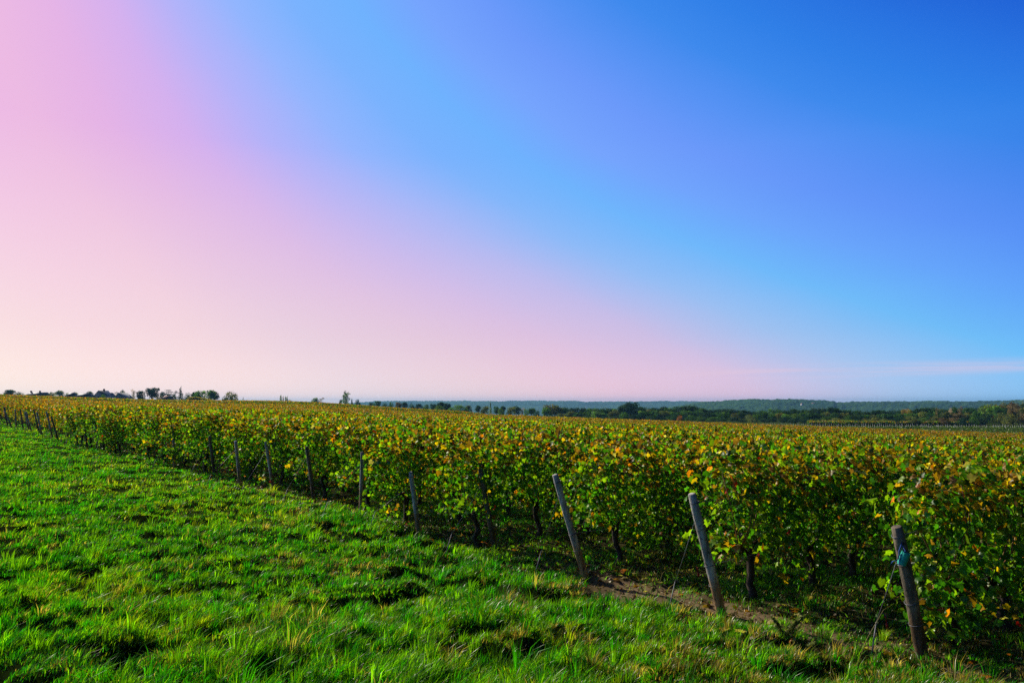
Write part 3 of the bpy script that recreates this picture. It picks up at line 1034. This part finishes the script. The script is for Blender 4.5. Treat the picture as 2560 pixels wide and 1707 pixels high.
tg = hit0(585, 1665)
o = empty('twig', (tg[0], tg[1], Hs(*tg) + 0.07), R(25))
tag(o, 'short orange brown twig lying on the grass', 'twig')
mesh_np('stem', *tube([(-0.14, 0, 0), (-0.05, 0.01, 0.012), (0.03, 0.0, 0.03), (0.12, 0.01, 0.05)], [0.006, 0.006, 0.005, 0.003], 6), None,
        noise_mat('orange_bark', (0.30, 0.07, 0.015), (0.5, 0.14, 0.03), scale=30), parent=o)
mesh_np('fork', *tube([(0.05, 0.0, 0.033), (0.08, 0.03, 0.07), (0.09, 0.04, 0.11)], [0.004, 0.003, 0.002], 5), None, M_cane, parent=o)

n = 900
t_ = rng.uniform(-2, 30, n) ** 1.0
qo = rng.normal(0.3, 0.6, n)
lx = P0[0] + hd[0] * t_ + dr[0] * qo; ly = P0[1] + hd[1] * t_ + dr[1] * qo
pos = np.stack([lx, ly, H(lx, ly) + 0.018], 1)
V, Lp, T, C = lobed_leaves(pos, rand_dirs(n) * .45 + (0, 0, 1), rand_dirs(n), rng.uniform(0.05, 0.10, n), PK[rng.choice([2, 3, 4, 6, 7, 7, 6], n)])
tag(mesh_np('fallen_leaves', V, Lp, T, C, M_leaf), 'dry brown and orange leaves scattered under the row ends', 'fallen leaves', kind='stuff')


n = 9000
t_ = rng.uniform(-3, 9, n)
qo = rng.normal(0.15, 0.55, n)
lx = P0[0] + hd[0] * t_ + dr[0] * qo; ly = P0[1] + hd[1] * t_ + dr[1] * qo
nn = rand_dirs(n) * .6 + (0, 0, 1)
V, Lp, T, C = diamond_leaves(np.stack([lx, ly, H(lx, ly) + 0.008], 1), nn, rand_dirs(n), rng.uniform(0.012, 0.045, n),
                             np.array([(0.30, 0.20, 0.11), (0.12, 0.07, 0.03), (0.42, 0.33, 0.2), (0.06, 0.04, 0.02)])[rng.integers(0, 4, n)] * (0.6 + 0.8 * rng.random(n))[:, None])
tag(mesh_np('leaf_litter', V, Lp, T, C, M_leaf), 'crumbly dead leaf litter on the bare soil strip', 'litter', kind='stuff')


# ------------------------------------------------------------------ trees
def crown_mesh(kind, seed, n):
    g = np.random.default_rng(seed)
    lob = []
    if kind == 'round':
        lob = [((0, 0, 0.58), (0.40, 0.40, 0.34))] + [((g.normal(0, .20), g.normal(0, .20), g.uniform(0.28, 0.80)), np.array((1, 1, .85)) * g.uniform(.14, .26)) for _ in range(9)]
    elif kind == 'bush':
        lob = [((0, 0, 0.45), (0.46, 0.42, 0.45))] + [((g.normal(0, .26), g.normal(0, .22), g.uniform(0.15, 0.75)), np.array((1, 1, .9)) * g.uniform(.13, .26)) for _ in range(8)]
    elif kind == 'poplar':
        lob = [((g.normal(0, .10), g.normal(0, .10), z), (.36 * math.sin(math.pi * min(1, z * 1.0 + .05)) ** .6 + .1,) * 2 + (.13,)) for z in np.linspace(.12, .92, 9)]
    elif kind == 'conifer':
        lob = [((g.normal(0, .03), g.normal(0, .03), z), (.5 * (1 - z) + .03, .5 * (1 - z) + .03, .045)) for z in np.linspace(.14, .97, 12)]
    elif kind == 'cedar':
        lob = [((g.normal(0, .1), g.normal(0, .1), z), (w_, w_, .035)) for z, w_ in ((.3, .42), (.45, .46), (.62, .38), (.78, .34), (.92, .28))]
    elif kind == 'birch':
        lob = [((g.normal(0, .16), g.normal(0, .14), z), (.22, .2, .13)) for z in np.linspace(.2, .9, 9)]
    vol = np.array([np.prod(l[1]) ** 0.67 for l in lob])
    ch = g.choice(len(lob), n, p=vol / vol.sum())
    c = np.array([l[0] for l in lob])[ch]; s = np.array([l[1] for l in lob])[ch]
    d = g.normal(0, 1, (n, 3)); d /= np.linalg.norm(d, axis=1, keepdims=True)
    rad = g.random(n)[:, None] ** 0.35
    pos = c + d * s * rad * (0.85 + 0.3 * g.random((n, 1)))
    pos[:, 2] = np.clip(pos[:, 2], 0.02, 1.05)
    size = g.uniform(0.04, 0.085, n) * (0.8 if kind in ('birch', 'conifer', 'cedar') else 1.0)
    v = (0.55 + 0.9 * g.random(n))[:, None] * (1 + 0.35 * g.normal(0, 1, (len(lob), 1))[ch].clip(-1.4, 1.4))
    hue = g.normal(0, 0.14, (len(lob), 1))[ch]
    col = np.concatenate([v * (1 + hue), v, v * (1 - hue)], 1).clip(0.1, 2.5)
    V, Lp, T, C = diamond_leaves(pos, d + rand_dirs(n) * .8, rand_dirs(n) + (0, 0, -.5), size, col)
    return mesh_np('crown', V, Lp, T, C, M_tree, link=False)


def trunk_mesh(kind, seed):
    g = np.random.default_rng(seed)
    rb = 0.035 if kind in ('round', 'bush', 'cedar') else 0.022
    top = 0.85 if kind in ('conifer', 'poplar', 'birch', 'cedar') else 0.55
    parts = [tube([(0, 0, -.05), (g.normal(0, .01), 0, top * .4), (g.normal(0, .02), g.normal(0, .02), top)], [rb, rb * .75, rb * .3], 7)]
    for k in range(5):
        z0 = g.uniform(.2, .5) * top / .55 * 0.8
        a = g.uniform(0, 6.28)
        parts.append(tube([(0, 0, z0), (.14 * math.cos(a), .14 * math.sin(a), z0 + .1), (.26 * math.cos(a), .26 * math.sin(a), z0 + .24)], [rb * .5, rb * .35, rb * .12], 5))
    return mesh_np('trunk', *join(parts), None, M_birch if kind == 'birch' else M_tbark, smooth=True, link=False)


CM = {}
for kind, nv, nf in (('round', 5, 1500), ('bush', 4, 1100), ('poplar', 2, 900), ('conifer', 2, 1100), ('cedar', 1, 800), ('birch', 3, 520)):
    CM[kind] = [(crown_mesh(kind, 40 + 7 * k + len(kind), nf), trunk_mesh(kind, k)) for k in range(nv)]

TC = dict(dark=(0.020, 0.055, 0.012), deep=(0.012, 0.038, 0.018), mid=(0.045, 0.105, 0.014), fresh=(0.085, 0.17, 0.018), olive=(0.10, 0.115, 0.025),
          gold=(0.22, 0.18, 0.02), rust=(0.26, 0.10, 0.02), brown=(0.11, 0.075, 0.03), pale=(0.16, 0.20, 0.12), bare=(0.22, 0.17, 0.14))
tree_n = [0]


def tree(X, ytop, wpx, D, kind, c, label, group=None, sink=0.0):
    d = ray(X, ytop)
    s = D / d[1]
    x, ztop = d[0] * s, EYE + d[2] * s
    zb = float(H0(x, D)) - sink
    h = max((ztop - zb) * 1.1, 0.8)
    w = wpx * D / F * 1.25
    tree_n[0] += 1
    k = tree_n[0] % len(CM[kind])
    root = empty('tree' if kind != 'bush' else 'bush', (x, D, zb), (tree_n[0] * 2.4) % 6.28)
    root.scale = (w, w, h)
    tag(root, label, 'tree' if kind != 'bush' else 'bush', group)
    cr, tk = CM[kind][k]
    o = obj('crown', cr, root); o.color = (*[v * 1.9 for v in TC[c]], 1)
    obj('trunk', tk, root)
    return root


CN = dict(dark='dark green', deep='blackish green', mid='mid green', fresh='bright green', olive='olive', gold='golden', rust='rust orange', brown='brownish', pale='pale grey green', bare='thin bare')
KN = dict(round='round tree', bush='bush', poplar='poplar', conifer='conifer', cedar='flat-topped cedar', birch='birch')

# village trees on the crest
for X, yt, w, D, kind, c, lab in [
    (22, 974, 24, 330, 'round', 'dark', 'dark spiky tree beyond the hazy vine plot at the crest'),
    (47, 979, 26, 330, 'bush', 'dark', 'low dark tree next to the long slate roof'),
    (12, 984, 16, 330, 'bush', 'bare', 'thin pale bush beyond the end of the long slate house'),
    (129, 979, 16, 360, 'bush', 'pale', 'pale bush touching the long slate roof'),
    (151, 976, 22, 380, 'round', 'pale', 'pale round tree between the long roof and the small shed roof'),
    (168, 981, 14, 380, 'bush', 'pale', 'low pale bush behind the small shed roof'),
    (187, 979, 16, 400, 'bush', 'pale', 'pale bush rising over the small shed roof'),
    (203, 984, 14, 340, 'bush', 'mid', 'low mid green bush at the foot of the barn roof'),
    (225, 978, 18, 350, 'round', 'dark', 'dark round tree over the barn roof'),
    (258, 985, 14, 300, 'bush', 'mid', 'green bush in front of the gabled house'),
    (291, 981, 14, 400, 'birch', 'bare', 'thin pinkish bare tree between the two gabled houses'),
    (306, 977, 16, 370, 'poplar', 'deep', 'dark shaggy tree behind the small pale gable'),
    (334, 976, 16, 390, 'birch', 'bare', 'thin bare pinkish tree next to the small pale gable'),
    (351, 976, 16, 350, 'round', 'deep', 'small dark loose tree next to the big dark round tree'),
    (361, 980, 10, 360, 'birch', 'deep', 'thin dark sapling touching the big dark round tree'),
    (381, 969, 30, 340, 'round', 'deep', 'big dark round tree standing on the crest'),
    (400, 987, 14, 360, 'bush', 'bare', 'low thin shrub beyond the big dark round tree'),
    (421, 976, 24, 340, 'cedar', 'deep', 'flat-topped dark cedar on the crest'),
    (428, 983, 22, 335, 'bush', 'deep', 'dark bush under the flat-topped cedar'),
    (439, 979, 14, 350, 'birch', 'deep', 'loose dark tree between the cedar and the pointed conifer'),
    (452, 969, 18, 340, 'conifer', 'deep', 'pointed dark conifer on the crest'),
    (470, 981, 18, 350, 'bush', 'dark', 'dark bush beyond the pointed conifer'),
    (488, 979, 20, 330, 'round', 'dark', 'dark green tree behind the yellow hedge, next to the conifer'),
    (500, 976, 26, 322, 'round', 'fresh', 'bright green tree behind the middle of the yellow hedge'),
    (525, 975, 28, 318, 'round', 'fresh', 'tallest bright green tree behind the yellow hedge'),
    (538, 979, 20, 325, 'round', 'dark', 'dark tree at the end of the yellow hedge'),
    (580, 977, 30, 262, 'bush', 'olive', 'lone round golden green tree on the crest'),
    (608, 993, 5, 300, 'conifer', 'deep', 'tiny pointed conifer beyond the lone round tree'),
    (702, 988, 6, 520, 'poplar', 'pale', 'tallest of the four far hazy poplars'),
    (708, 992, 4, 520, 'poplar', 'bare', 'thinnest of the four far hazy poplars'),
    (714, 991, 5, 520, 'poplar', 'pale', 'third far hazy poplar, beside the shortest one'),
    (718, 992, 4, 520, 'poplar', 'pale', 'shortest of the four far hazy poplars'),
    (725, 999, 12, 520, 'bush', 'mid', 'low bush at the foot of the far hazy poplars'),
    (788, 994, 20, 480, 'round', 'pale', 'hazy rounded tree on the crest, larger of the joined pair'),
    (804, 996, 18, 500, 'birch', 'bare', 'sparse hazy tree joined to the larger rounded one'),
    (865, 981, 18, 300, 'poplar', 'mid', 'tall green poplar alone on the skyline'),
    (851, 998, 8, 310, 'bush', 'deep', 'small dark shrub at the foot of the lone poplar'),
    (880, 997, 9, 310, 'conifer', 'deep', 'small dark pointed shrub beside the lone poplar'),
    (893, 997, 12, 310, 'bush', 'deep', 'dark spreading shrub next to the pointed one'),
]:
    tree(X, yt, w, D, kind, c, lab, 'trees on the crest')

# slope beyond the crest, between the village and the belt
for k, (X, yt, w, D, kind, c) in enumerate([
    (928, 1005, 16, 400, 'bush', 'dark'), (946, 1002, 14, 390, 'round', 'mid'), (962, 1006, 14, 400, 'bush', 'dark'), (978, 1004, 12, 390, 'bush', 'mid'), (996, 1005, 16, 400, 'round', 'brown'),
    (1012, 1005, 16, 390, 'round', 'dark'), (1030, 1008, 18, 380, 'bush', 'dark'), (1046, 1009, 16, 380, 'round', 'deep'), (1066, 1010, 20, 370, 'bush', 'mid'), (1084, 1009, 18, 380, 'round', 'dark'),
    (1104, 1005, 26, 370, 'round', 'dark'), (1118, 1008, 20, 365, 'round', 'deep'), (1098, 1013, 24, 340, 'bush', 'fresh'), (1142, 1011, 28, 350, 'bush', 'fresh'), (1162, 1015, 18, 350, 'bush', 'mid'),
    (1172, 1013, 18, 360, 'round', 'olive'), (1195, 1013, 14, 360, 'round', 'dark'), (1211, 1015, 18, 350, 'round', 'olive'), (1226, 1004, 9, 355, 'conifer', 'pale'), (1241, 1015, 16, 350, 'round', 'mid'),
    (1252, 1019, 14, 340, 'bush', 'fresh'), (1256, 1015, 14, 350, 'round', 'dark'), (1276, 1017, 20, 345, 'round', 'olive'), (1290, 1014, 18, 350, 'round', 'dark'), (1305, 1022, 16, 350, 'birch', 'bare'),
    (1315, 1021, 9, 340, 'bush', 'fresh'), (1328, 1020, 18, 350, 'round', 'mid'), (1342, 1025, 14, 345, 'bush', 'dark')]):
    lab = '%s %s on the slope, %s onward from the lone poplar' % (CN[c], KN[kind], ordw2(k + 1))
    if kind == 'conifer': lab = 'tall pale pointed conifer standing above the slope bushes'
    tree(X, yt, w, D, kind, c, lab, 'trees on the slope beyond the field')

# the belt of trees beyond the field
SPECIAL = [(1380, 1010, 36, 330, 'round', 'olive', 'golden green round tree at the open end of the belt'), (1366, 1018, 24, 325, 'round', 'fresh', 'bright green tree joined to the golden green round tree'),
           (1400, 1020, 24, 335, 'round', 'dark', 'dark tree leaning on the golden green round tree'),
           (1482, 1024, 20, 300, 'birch', 'fresh', 'pale green feathery willow standing in front of the belt'), (1575, 1005, 38, 325, 'round', 'deep', 'tallest dark tree of the belt, under the hazy hill'),
           (1562, 1014, 26, 320, 'round', 'deep', 'dark tree at the shoulder of the tallest dark tree'), (1560, 1029, 24, 300, 'bush', 'mid', 'mid green bush in front of the tallest dark tree'),
           (1699, 1037, 12, 290, 'bush', 'rust', 'small orange bush in front of the belt'), (1720, 1013, 28, 330, 'round', 'dark', 'dark domed tree behind the small orange bush'),
           (2076, 1017, 16, 290, 'round', 'deep', 'dark upright tree above the end of the ochre vine strip'),
           (2268, 1021, 20, 280, 'round', 'gold', 'yellow topped tree above the ochre vine strip'),
           (2312, 1046, 28, 255, 'bush', 'brown', 'low rusty brown bush behind the white stakes'),
           (2342, 1024, 14, 262, 'birch', 'brown', 'pale stemmed birch with brown leaves behind the rusty bush'), (2378, 1022, 18, 262, 'birch', 'bare', 'birch with thin bare crown, paler than its neighbours'),
           (2400, 1020, 16, 262, 'birch', 'brown', 'white stemmed birch beside the bare crowned one'), (2478, 1010, 44, 262, 'round', 'fresh', 'broad bright green tree among the birches'),
           (2484, 1036, 10, 255, 'bush', 'rust', 'small rust red bush under the broad bright green tree'), (2505, 1012, 22, 262, 'birch', 'olive', 'tall olive birch beside the broad bright green tree'),
           (2535, 1008, 24, 262, 'birch', 'brown', 'tall brown birch with a white trunk near the end of the belt'), (2565, 1006, 26, 262, 'birch', 'brown', 'tallest brown birch at the very end of the belt')]
for X, yt, w, D, kind, c, lab in SPECIAL:
    tree(X, yt, w, D, kind, c, lab, 'trees of the belt')
topx = [1290, 1345, 1380, 1410, 1450, 1520, 1545, 1575, 1610, 1640, 1680, 1720, 1770, 1850, 1900, 1960, 2030, 2076, 2120, 2200, 2268, 2330, 2400, 2440, 2480, 2560, 2800]
topy = [1024, 1026, 1022, 1021, 1021, 1022, 1016, 1008, 1019, 1016, 1019, 1015, 1022, 1024, 1024, 1023, 1022, 1020, 1026, 1026, 1024, 1020, 1021, 1020, 1012, 1008, 1006]


def belt(X0, X1, step, Df, dy, wmul, tints, kinds, where, cnt0=0):
    X = X0; k = 0
    while X < X1:
        D = float(np.interp(X, [1300, 1700, 2000, 2300, 2560], [330, 322, 285, 262, 256])) + Df + rng.uniform(-6, 6)
        yt = np.interp(X, topx, topy) + dy + rng.normal(0, 2.0)
        w = rng.uniform(22, 34) * wmul
        c = tints[rng.integers(len(tints))]
        if X > 2330 and rng.random() < 0.45: c = ('olive', 'brown', 'mid')[rng.integers(3)]
        kind = kinds[rng.integers(len(kinds))]
        k += 1
        tree(X, yt, w, D, kind, c, '%s %s, %s, %s from the golden green tree' % (CN[c], KN[kind], where, ordw2(k)), 'trees of the belt')
        X += step * rng.uniform(0.75, 1.25)


belt(1412, 2680, 21, 22, 0, 1.1, ('dark', 'deep', 'dark', 'mid', 'dark'), ('round',), 'back rank of the belt')
belt(1405, 2680, 19, 0, 9, 0.95, ('dark', 'mid', 'mid', 'olive', 'dark', 'fresh', 'olive', 'mid', 'mid', 'dark'), ('round', 'round', 'bush'), 'front rank of the belt')
belt(1420, 2680, 24, -12, 20, 0.9, ('dark', 'deep', 'mid', 'deep', 'olive'), ('bush',), 'low rank along the belt')
print('trees', tree_n[0])

# yellow hedge before the village trees
hx = np.linspace(466, 541, 160)
pos = []
for X in hx:
    D = 300
    xw = (X - 1280) / F * D
    hh = float(np.interp(X, [466, 476, 490, 520, 541], [0.5, 2.3, 2.4, 1.7, 0.9]))
    m = 14
    pos.append(np.stack([xw + rng.normal(0, .2, m), D + rng.normal(0, .6, m), float(H0(xw, D)) + rng.random(m) ** .6 * hh + 0.2], 1))
pos = np.concatenate(pos)
V, Lp, T, C = diamond_leaves(pos, rand_dirs(len(pos)) + (0, 0, .5), rand_dirs(len(pos)), rng.uniform(.3, .6, len(pos)), np.array((0.34, 0.27, 0.02)) * (0.6 + .8 * rng.random(len(pos)))[:, None])
tag(mesh_np('hedge', V, Lp, T, C, M_leaf), 'long yellow hedge sloping down before the bright green trees', 'hedge')

# ------------------------------------------------------------------ houses
M_wall = noise_mat('render_wall', (0.42, 0.40, 0.38), (0.58, 0.56, 0.53), scale=2)
M_slate = noise_mat('slate_roof', (0.045, 0.05, 0.075), (0.085, 0.09, 0.12), scale=6, rough=0.6)
M_tile = noise_mat('tile_roof', (0.20, 0.08, 0.05), (0.30, 0.13, 0.08), scale=6)
M_glass = noise_mat('window_glass', (0.02, 0.025, 0.03), (0.05, 0.06, 0.07), scale=1, rough=0.15, spec=0.6)
M_white = noise_mat('white_wall', (0.70, 0.68, 0.64), (0.82, 0.80, 0.76), scale=2)


def house(X0, X1, yridge, D, label, gable=False, roofm=None, wallm=None, depth=8.0, wall_h=2.6, z0=None, chim=(), ground_fix=None):
    x0, x1 = (X0 - 1280) / F * D, (X1 - 1280) / F * D
    d = ray((X0 + X1) / 2, yridge)
    zr = EYE + d[2] * D / d[1]
    xm = 0.5 * (x0 + x1); W_ = x1 - x0
    zb = float(H0(xm, D)) if z0 is None else z0
    root = empty('house', (xm, D, zb), 0.0)
    tag(root, label, 'house')
    hr = zr - zb
    wh = min(wall_h, hr * 0.55)
    hw = W_ / 2
    mesh_np('wall', *boxm(-hw * .94, hw * .94, -depth / 2, depth / 2, -0.5, wh), None, wallm or M_wall, parent=root)
    if gable:       # gable end faces the camera
        V = np.array([(-hw, -depth / 2 - .2, wh - .15), (0, -depth / 2 - .2, hr), (hw, -depth / 2 - .2, wh - .15), (-hw, depth / 2 + .2, wh - .15), (0, depth / 2 + .2, hr), (hw, depth / 2 + .2, wh - .15)])
        t = 0.18
        Vl = V.copy(); Vl[:, 2] -= t
        VV = np.concatenate([V, Vl])
        Lp = [0, 1, 4, 3, 1, 2, 5, 4, 6, 9, 10, 7, 7, 10, 11, 8, 0, 6, 7, 1, 1, 7, 8, 2, 3, 4, 10, 9, 4, 5, 11, 10, 0, 3, 9, 6, 2, 8, 11, 5]
        mesh_np('roof', VV, Lp, np.full(10, 4), None, roofm or M_slate, parent=root)
        G = np.array([(-hw * .9, -depth / 2 + .02, wh), (hw * .9, -depth / 2 + .02, wh), (0, -depth / 2 + .02, hr - .3), (-hw * .9, depth / 2 - .02, wh), (hw * .9, depth / 2 - .02, wh), (0, depth / 2 - .02, hr - .3)])
        mesh_np('gable', G, [0, 1, 2, 5, 4, 3], [3, 3], None, wallm or M_wall, parent=root)
    else:
        V = np.array([(-hw, -depth / 2 - .3, wh - .15), (hw, -depth / 2 - .3, wh - .15), (hw * .95, 0, hr), (-hw * .95, 0, hr), (-hw, depth / 2 + .3, wh - .15), (hw, depth / 2 + .3, wh - .15)])
        mesh_np('roof', V, [0, 1, 2, 3, 3, 2, 5, 4, 0, 3, 4, 1, 5, 2, 0, 4, 5, 1], [4, 4, 3, 3, 4], None, roofm or M_slate, parent=root)
    for c in chim:
        mesh_np('chimney', *boxm(c * hw - .3, c * hw + .3, -.3, .3, hr - .8, hr + .7), None, M_tile, parent=root)
    nw = max(1, int(W_ / 3.5))
    for k in range(nw):
        cx = -hw * .8 + (k + .5) * (hw * 1.6) / nw
        w_ = mesh_np('window', *boxm(cx - .45, cx + .45, -depth / 2 - .03, -depth / 2 + .05, wh * .35, wh * .8), None, M_glass, parent=root)
    return root


house(78, 122, 980.5, 360, 'long low house with a dark slate roof and chimney stubs', chim=(-.9, .1))
house(178, 190, 981, 350, 'small grey shed roof under a pale bush', roofm=M_slate)
house(202, 230, 983, 330, 'low dark barn roof beside green bushes', roofm=M_slate)
house(249, 272, 976, 340, 'steep slate gabled house standing highest of the village', gable=True, chim=(.12,))
house(266, 284, 981.5, 345, 'low slate wing joined to the steep gabled house')
house(302, 317, 981.5, 330, 'small house with pale grey gable by a dark tree', gable=True, roofm=M_wall)
house(316, 326, 986, 335, 'dark flat outbuilding beside the pale grey gable')
house(414, 429, 989, 328, 'low brown roofed shed at the foot of the cedar', roofm=M_tile)


# ------------------------------------------------------------------ land beyond the field
def drape(name, X0, X1, Da, Db, off, mat, col=(1, 1, 1), ncols=120):
    Xs = np.linspace(X0, X1, ncols); V = []
    nr = 7
    for X in Xs:
        a, b = (np.interp(X, *Da), np.interp(X, *Db)) if not np.isscalar(Da) else (Da, Db)
        for k in range(nr):
            D = a + (b - a) * k / (nr - 1)
            x = (X - 1280) / F * D
            V.append((x, D, float(H(x, D)) + off))
    V = np.array(V)
    i = np.arange((ncols - 1) * (nr - 1)); c = i // (nr - 1); k = i % (nr - 1)
    b0 = c * nr + k
    Q = np.stack([b0, b0 + nr, b0 + nr + 1, b0 + 1], 1)
    o = mesh_np(name, V, Q, np.full(len(Q), 4), np.tile(col, (len(V), 1)), mat, smooth=True)
    tag(o, kind='structure')
    return o


M_far = noise_mat('far_field', (0.6, 0.6, 0.6), (1.1, 1.1, 1.1), scale=0.7, attr=True, spec=0.0)
drape('ploughed_field', 1180, 1900, ([1180, 1300, 1900], [225, 168, 175]), ([1180, 1300, 1900], [236, 230, 232]), 0.05, M_far, (0.10, 0.055, 0.03))
drape('farm_track', 1200, 1960, ([1200, 1960], [250, 236]), ([1200, 1960], [275, 246]), 0.06, M_far, (0.42, 0.40, 0.28))
drape('meadow', 1900, 2760, ([1900, 2760], [175, 168]), ([1900, 2760], [236, 236]), 0.05, M_far, (0.055, 0.085, 0.012))

# ochre vines before the belt
n = 26000
X = rng.uniform(2015, 2450, n); D = rng.uniform(247, 264, n)
D = np.where(X > 2400, np.minimum(D, 252), D)
x = (X - 1280) / F * D
hz = rng.random(n) ** .5
pos = np.stack([x, D, H0(x, D) + hz * 1.25], 1)
V, Lp, T, C = diamond_leaves(pos, rand_dirs(n) + (0, 0, .8), rand_dirs(n), rng.uniform(.3, .6, n), leaf_colours(hz, 0.35) * 0.7)
tag(mesh_np('distant_vines', V, Lp, T, C, M_leaf), 'thin ochre strip of vines before the tree belt', 'vines', kind='stuff')

# low green cover on the young plot
n = 30000
X = rng.uniform(1960, 2740, n); D = rng.uniform(172, 236, n)
x = (X - 1280) / F * D
pos = np.stack([x, D, H0(x, D) + rng.random(n) * .35], 1)
V, Lp, T, C = diamond_leaves(pos, rand_dirs(n) + (0, 0, .8), rand_dirs(n), rng.uniform(.3, .5, n), np.array((0.075, 0.12, 0.012)) * (0.5 + rng.random(n))[:, None])
tag(mesh_np('ground_cover', V, Lp, T, C, M_leaf), 'low dark green cover on the plot of white stakes', 'ground cover', kind='stuff')

# white guard tubes of the young vines
g1 = mesh_np('stake', *tube([(0, 0, -.05), (0.004, 0, .55), (0, 0, 1.15)], [.022, .02, .02], 6), None, M_white, link=False)
g2 = mesh_np('guard', *tube([(0, 0, 0), (0, 0, .3), (0, 0, .6)], [.055, .05, .05], 7), None, M_white, link=False)
X = 1905.0; k = 0
while X < 2640:
    D = float(np.interp(X, [1900, 2100, 2400, 2640], [238, 232, 226, 222])) + rng.normal(0, 2.5)
    x = (X - 1280) / F * D
    o = empty('vine_stake', (x, D, float(H0(x, D))), rng.random() * 6)
    o.rotation_euler = (rng.normal(0, .08), rng.normal(0, .10), 0)
    s = rng.uniform(0.6, 1.0); o.scale = (1.1, 1.1, s)
    tag(o, 'white vine stake with guard tube in the far line before the trees', 'stake', 'white stakes of the young vines')
    obj('stake', g1, o); obj('guard', g2, o)
    X += rng.uniform(3.4, 6.2); k += 1
print('stakes', k)


# ------------------------------------------------------------------ hills
def hills(name, D0, D1, prof, res, bump, c_a, c_b, seed):
    Xs = np.arange(prof[0][0], prof[-1][0], res)
    yt = np.interp(Xs, [p[0] for p in prof], [p[1] for p in prof])
    nr = 46
    V, Cc = [], []
    f = np.linspace(0, 1.12, nr)
    for X, y in zip(Xs, yt):
        d = ray(X, y)
        ztop = EYE + d[2] / d[1] * D1
        D = D0 + (D1 - D0) * f
        x = (X - 1280) / F * D
        prof_ = np.where(f <= 1, np.sin(np.minimum(f, 1) * math.pi / 2) ** 0.9, 1 - (f - 1) * 3)
        z = -52 + (ztop - bump * 0.6 + 52) * prof_
        V.append(np.stack([x, D, z], 1))
    V = np.concatenate(V)
    wx, wy = V[:, 0] / 11.0, V[:, 1] / 11.0
    # tree-crown domes: nearest of jittered cell points
    best = np.full(len(V), 9.0); hid = np.zeros(len(V))
    for dx in (-1, 0, 1):
        for dy in (-1, 0, 1):
            cx, cy_ = np.floor(wx) + dx, np.floor(wy) + dy
            px = cx + _hash(cx, cy_, seed); py = cy_ + _hash(cx, cy_, seed + 1)
            dd = (wx - px) ** 2 + (wy - py) ** 2
            m = dd < best
            best = np.where(m, dd, best); hid = np.where(m, _hash(cx, cy_, seed + 2), hid)
    V[:, 2] += bump * np.sqrt(np.clip(1 - best, 0, 1)) * (0.6 + 0.8 * hid) + bump * 0.8 * fbm(V[:, 0] / 60, V[:, 1] / 60, seed, 3)
    fld = sstep(0.30, 0.42, fbm(V[:, 0] / 170, V[:, 1] / 110, seed + 40, 2))
    col = np.array(c_a) + hid[:, None] * (np.array(c_b) - np.array(c_a))
    col = col * (0.55 + 0.9 * (0.5 + fbm(V[:, 0] / 130, V[:, 1] / 130, seed + 9, 2)))[:, None]
    col = col + (fld * 0.55)[:, None] * (np.array((0.16, 0.17, 0.06)) - col)
    i = np.arange((len(Xs) - 1) * (nr - 1)); c = i // (nr - 1); k = i % (nr - 1)
    b0 = c * nr + k
    Q = np.stack([b0, b0 + nr, b0 + nr + 1, b0 + 1], 1)
    o = mesh_np(name, V, Q, np.full(len(Q), 4), col, M_far, smooth=False)
    tag(o, kind='structure')


hills('hills', 3500, 4500, [(860, 1010), (900, 1007), (940, 1004), (1000, 1003.5), (1100, 1003), (1180, 1003.5), (1240, 1004), (1300, 1003), (1340, 1002.5), (1380, 1003.5), (1420, 1003), (1460, 1005), (1560, 1004.5), (1640, 1004), (1700, 1003.5), (1760, 1005),
                           (1850, 1006), (2000, 1010), (2700, 1012)], 2.2, 6.0, (0.03, 0.07, 0.025), (0.075, 0.13, 0.035), 5)
hills('wooded_hills', 1600, 2100, [(1600, 1030), (1700, 1016), (1760, 1006), (1820, 1002), (1850, 1000), (1880, 998.5), (1920, 999.5), (1960, 1000), (2030, 1001), (2070, 1003), (2082, 1003), (2090, 1006), (2200, 1004.5), (2300, 1005), (2360, 1004), (2400, 1005.5), (2450, 1004), (2560, 1002), (2750, 1000)],
      2.2, 4.5, (0.018, 0.055, 0.018), (0.06, 0.12, 0.03), 23)


def farm(X, Y, D, w, label, wallm=M_white, roofm=M_tile):
    d = ray(X, Y)
    s = D / d[1]
    root = house(X - w / 2, X + w / 2, Y - 2.2, D, label, roofm=roofm, wallm=wallm, z0=EYE + d[2] * s - 3, depth=8, wall_h=4)


farm(2032, 1008.5, 1900, 9, 'white walled farmhouse with red roof on the wooded hill')
farm(2003, 1009.5, 1870, 5, 'smaller pinkish house lower on the wooded hill')
farm(1465, 1018, 3700, 4, 'tiny white house among the hazy hill woods')

# ------------------------------------------------------------------ air
hz_v, hz_l, hz_t = boxm(-5000, 5000, -50, 6000, -60, 26)
m, t, o = mat_new('haze_air')
pv = t.nodes.new('ShaderNodeVolumePrincipled')
pv.inputs['Color'].default_value = (0.24, 0.60, 0.92, 1)
pv.inputs['Density'].default_value = 0.00013
pv.inputs['Anisotropy'].default_value = 0.2
t.links.new(pv.outputs[0], o.inputs['Volume'])
hz = mesh_np('haze', hz_v, hz_l, hz_t, None, m)
tag(hz, kind='stuff')
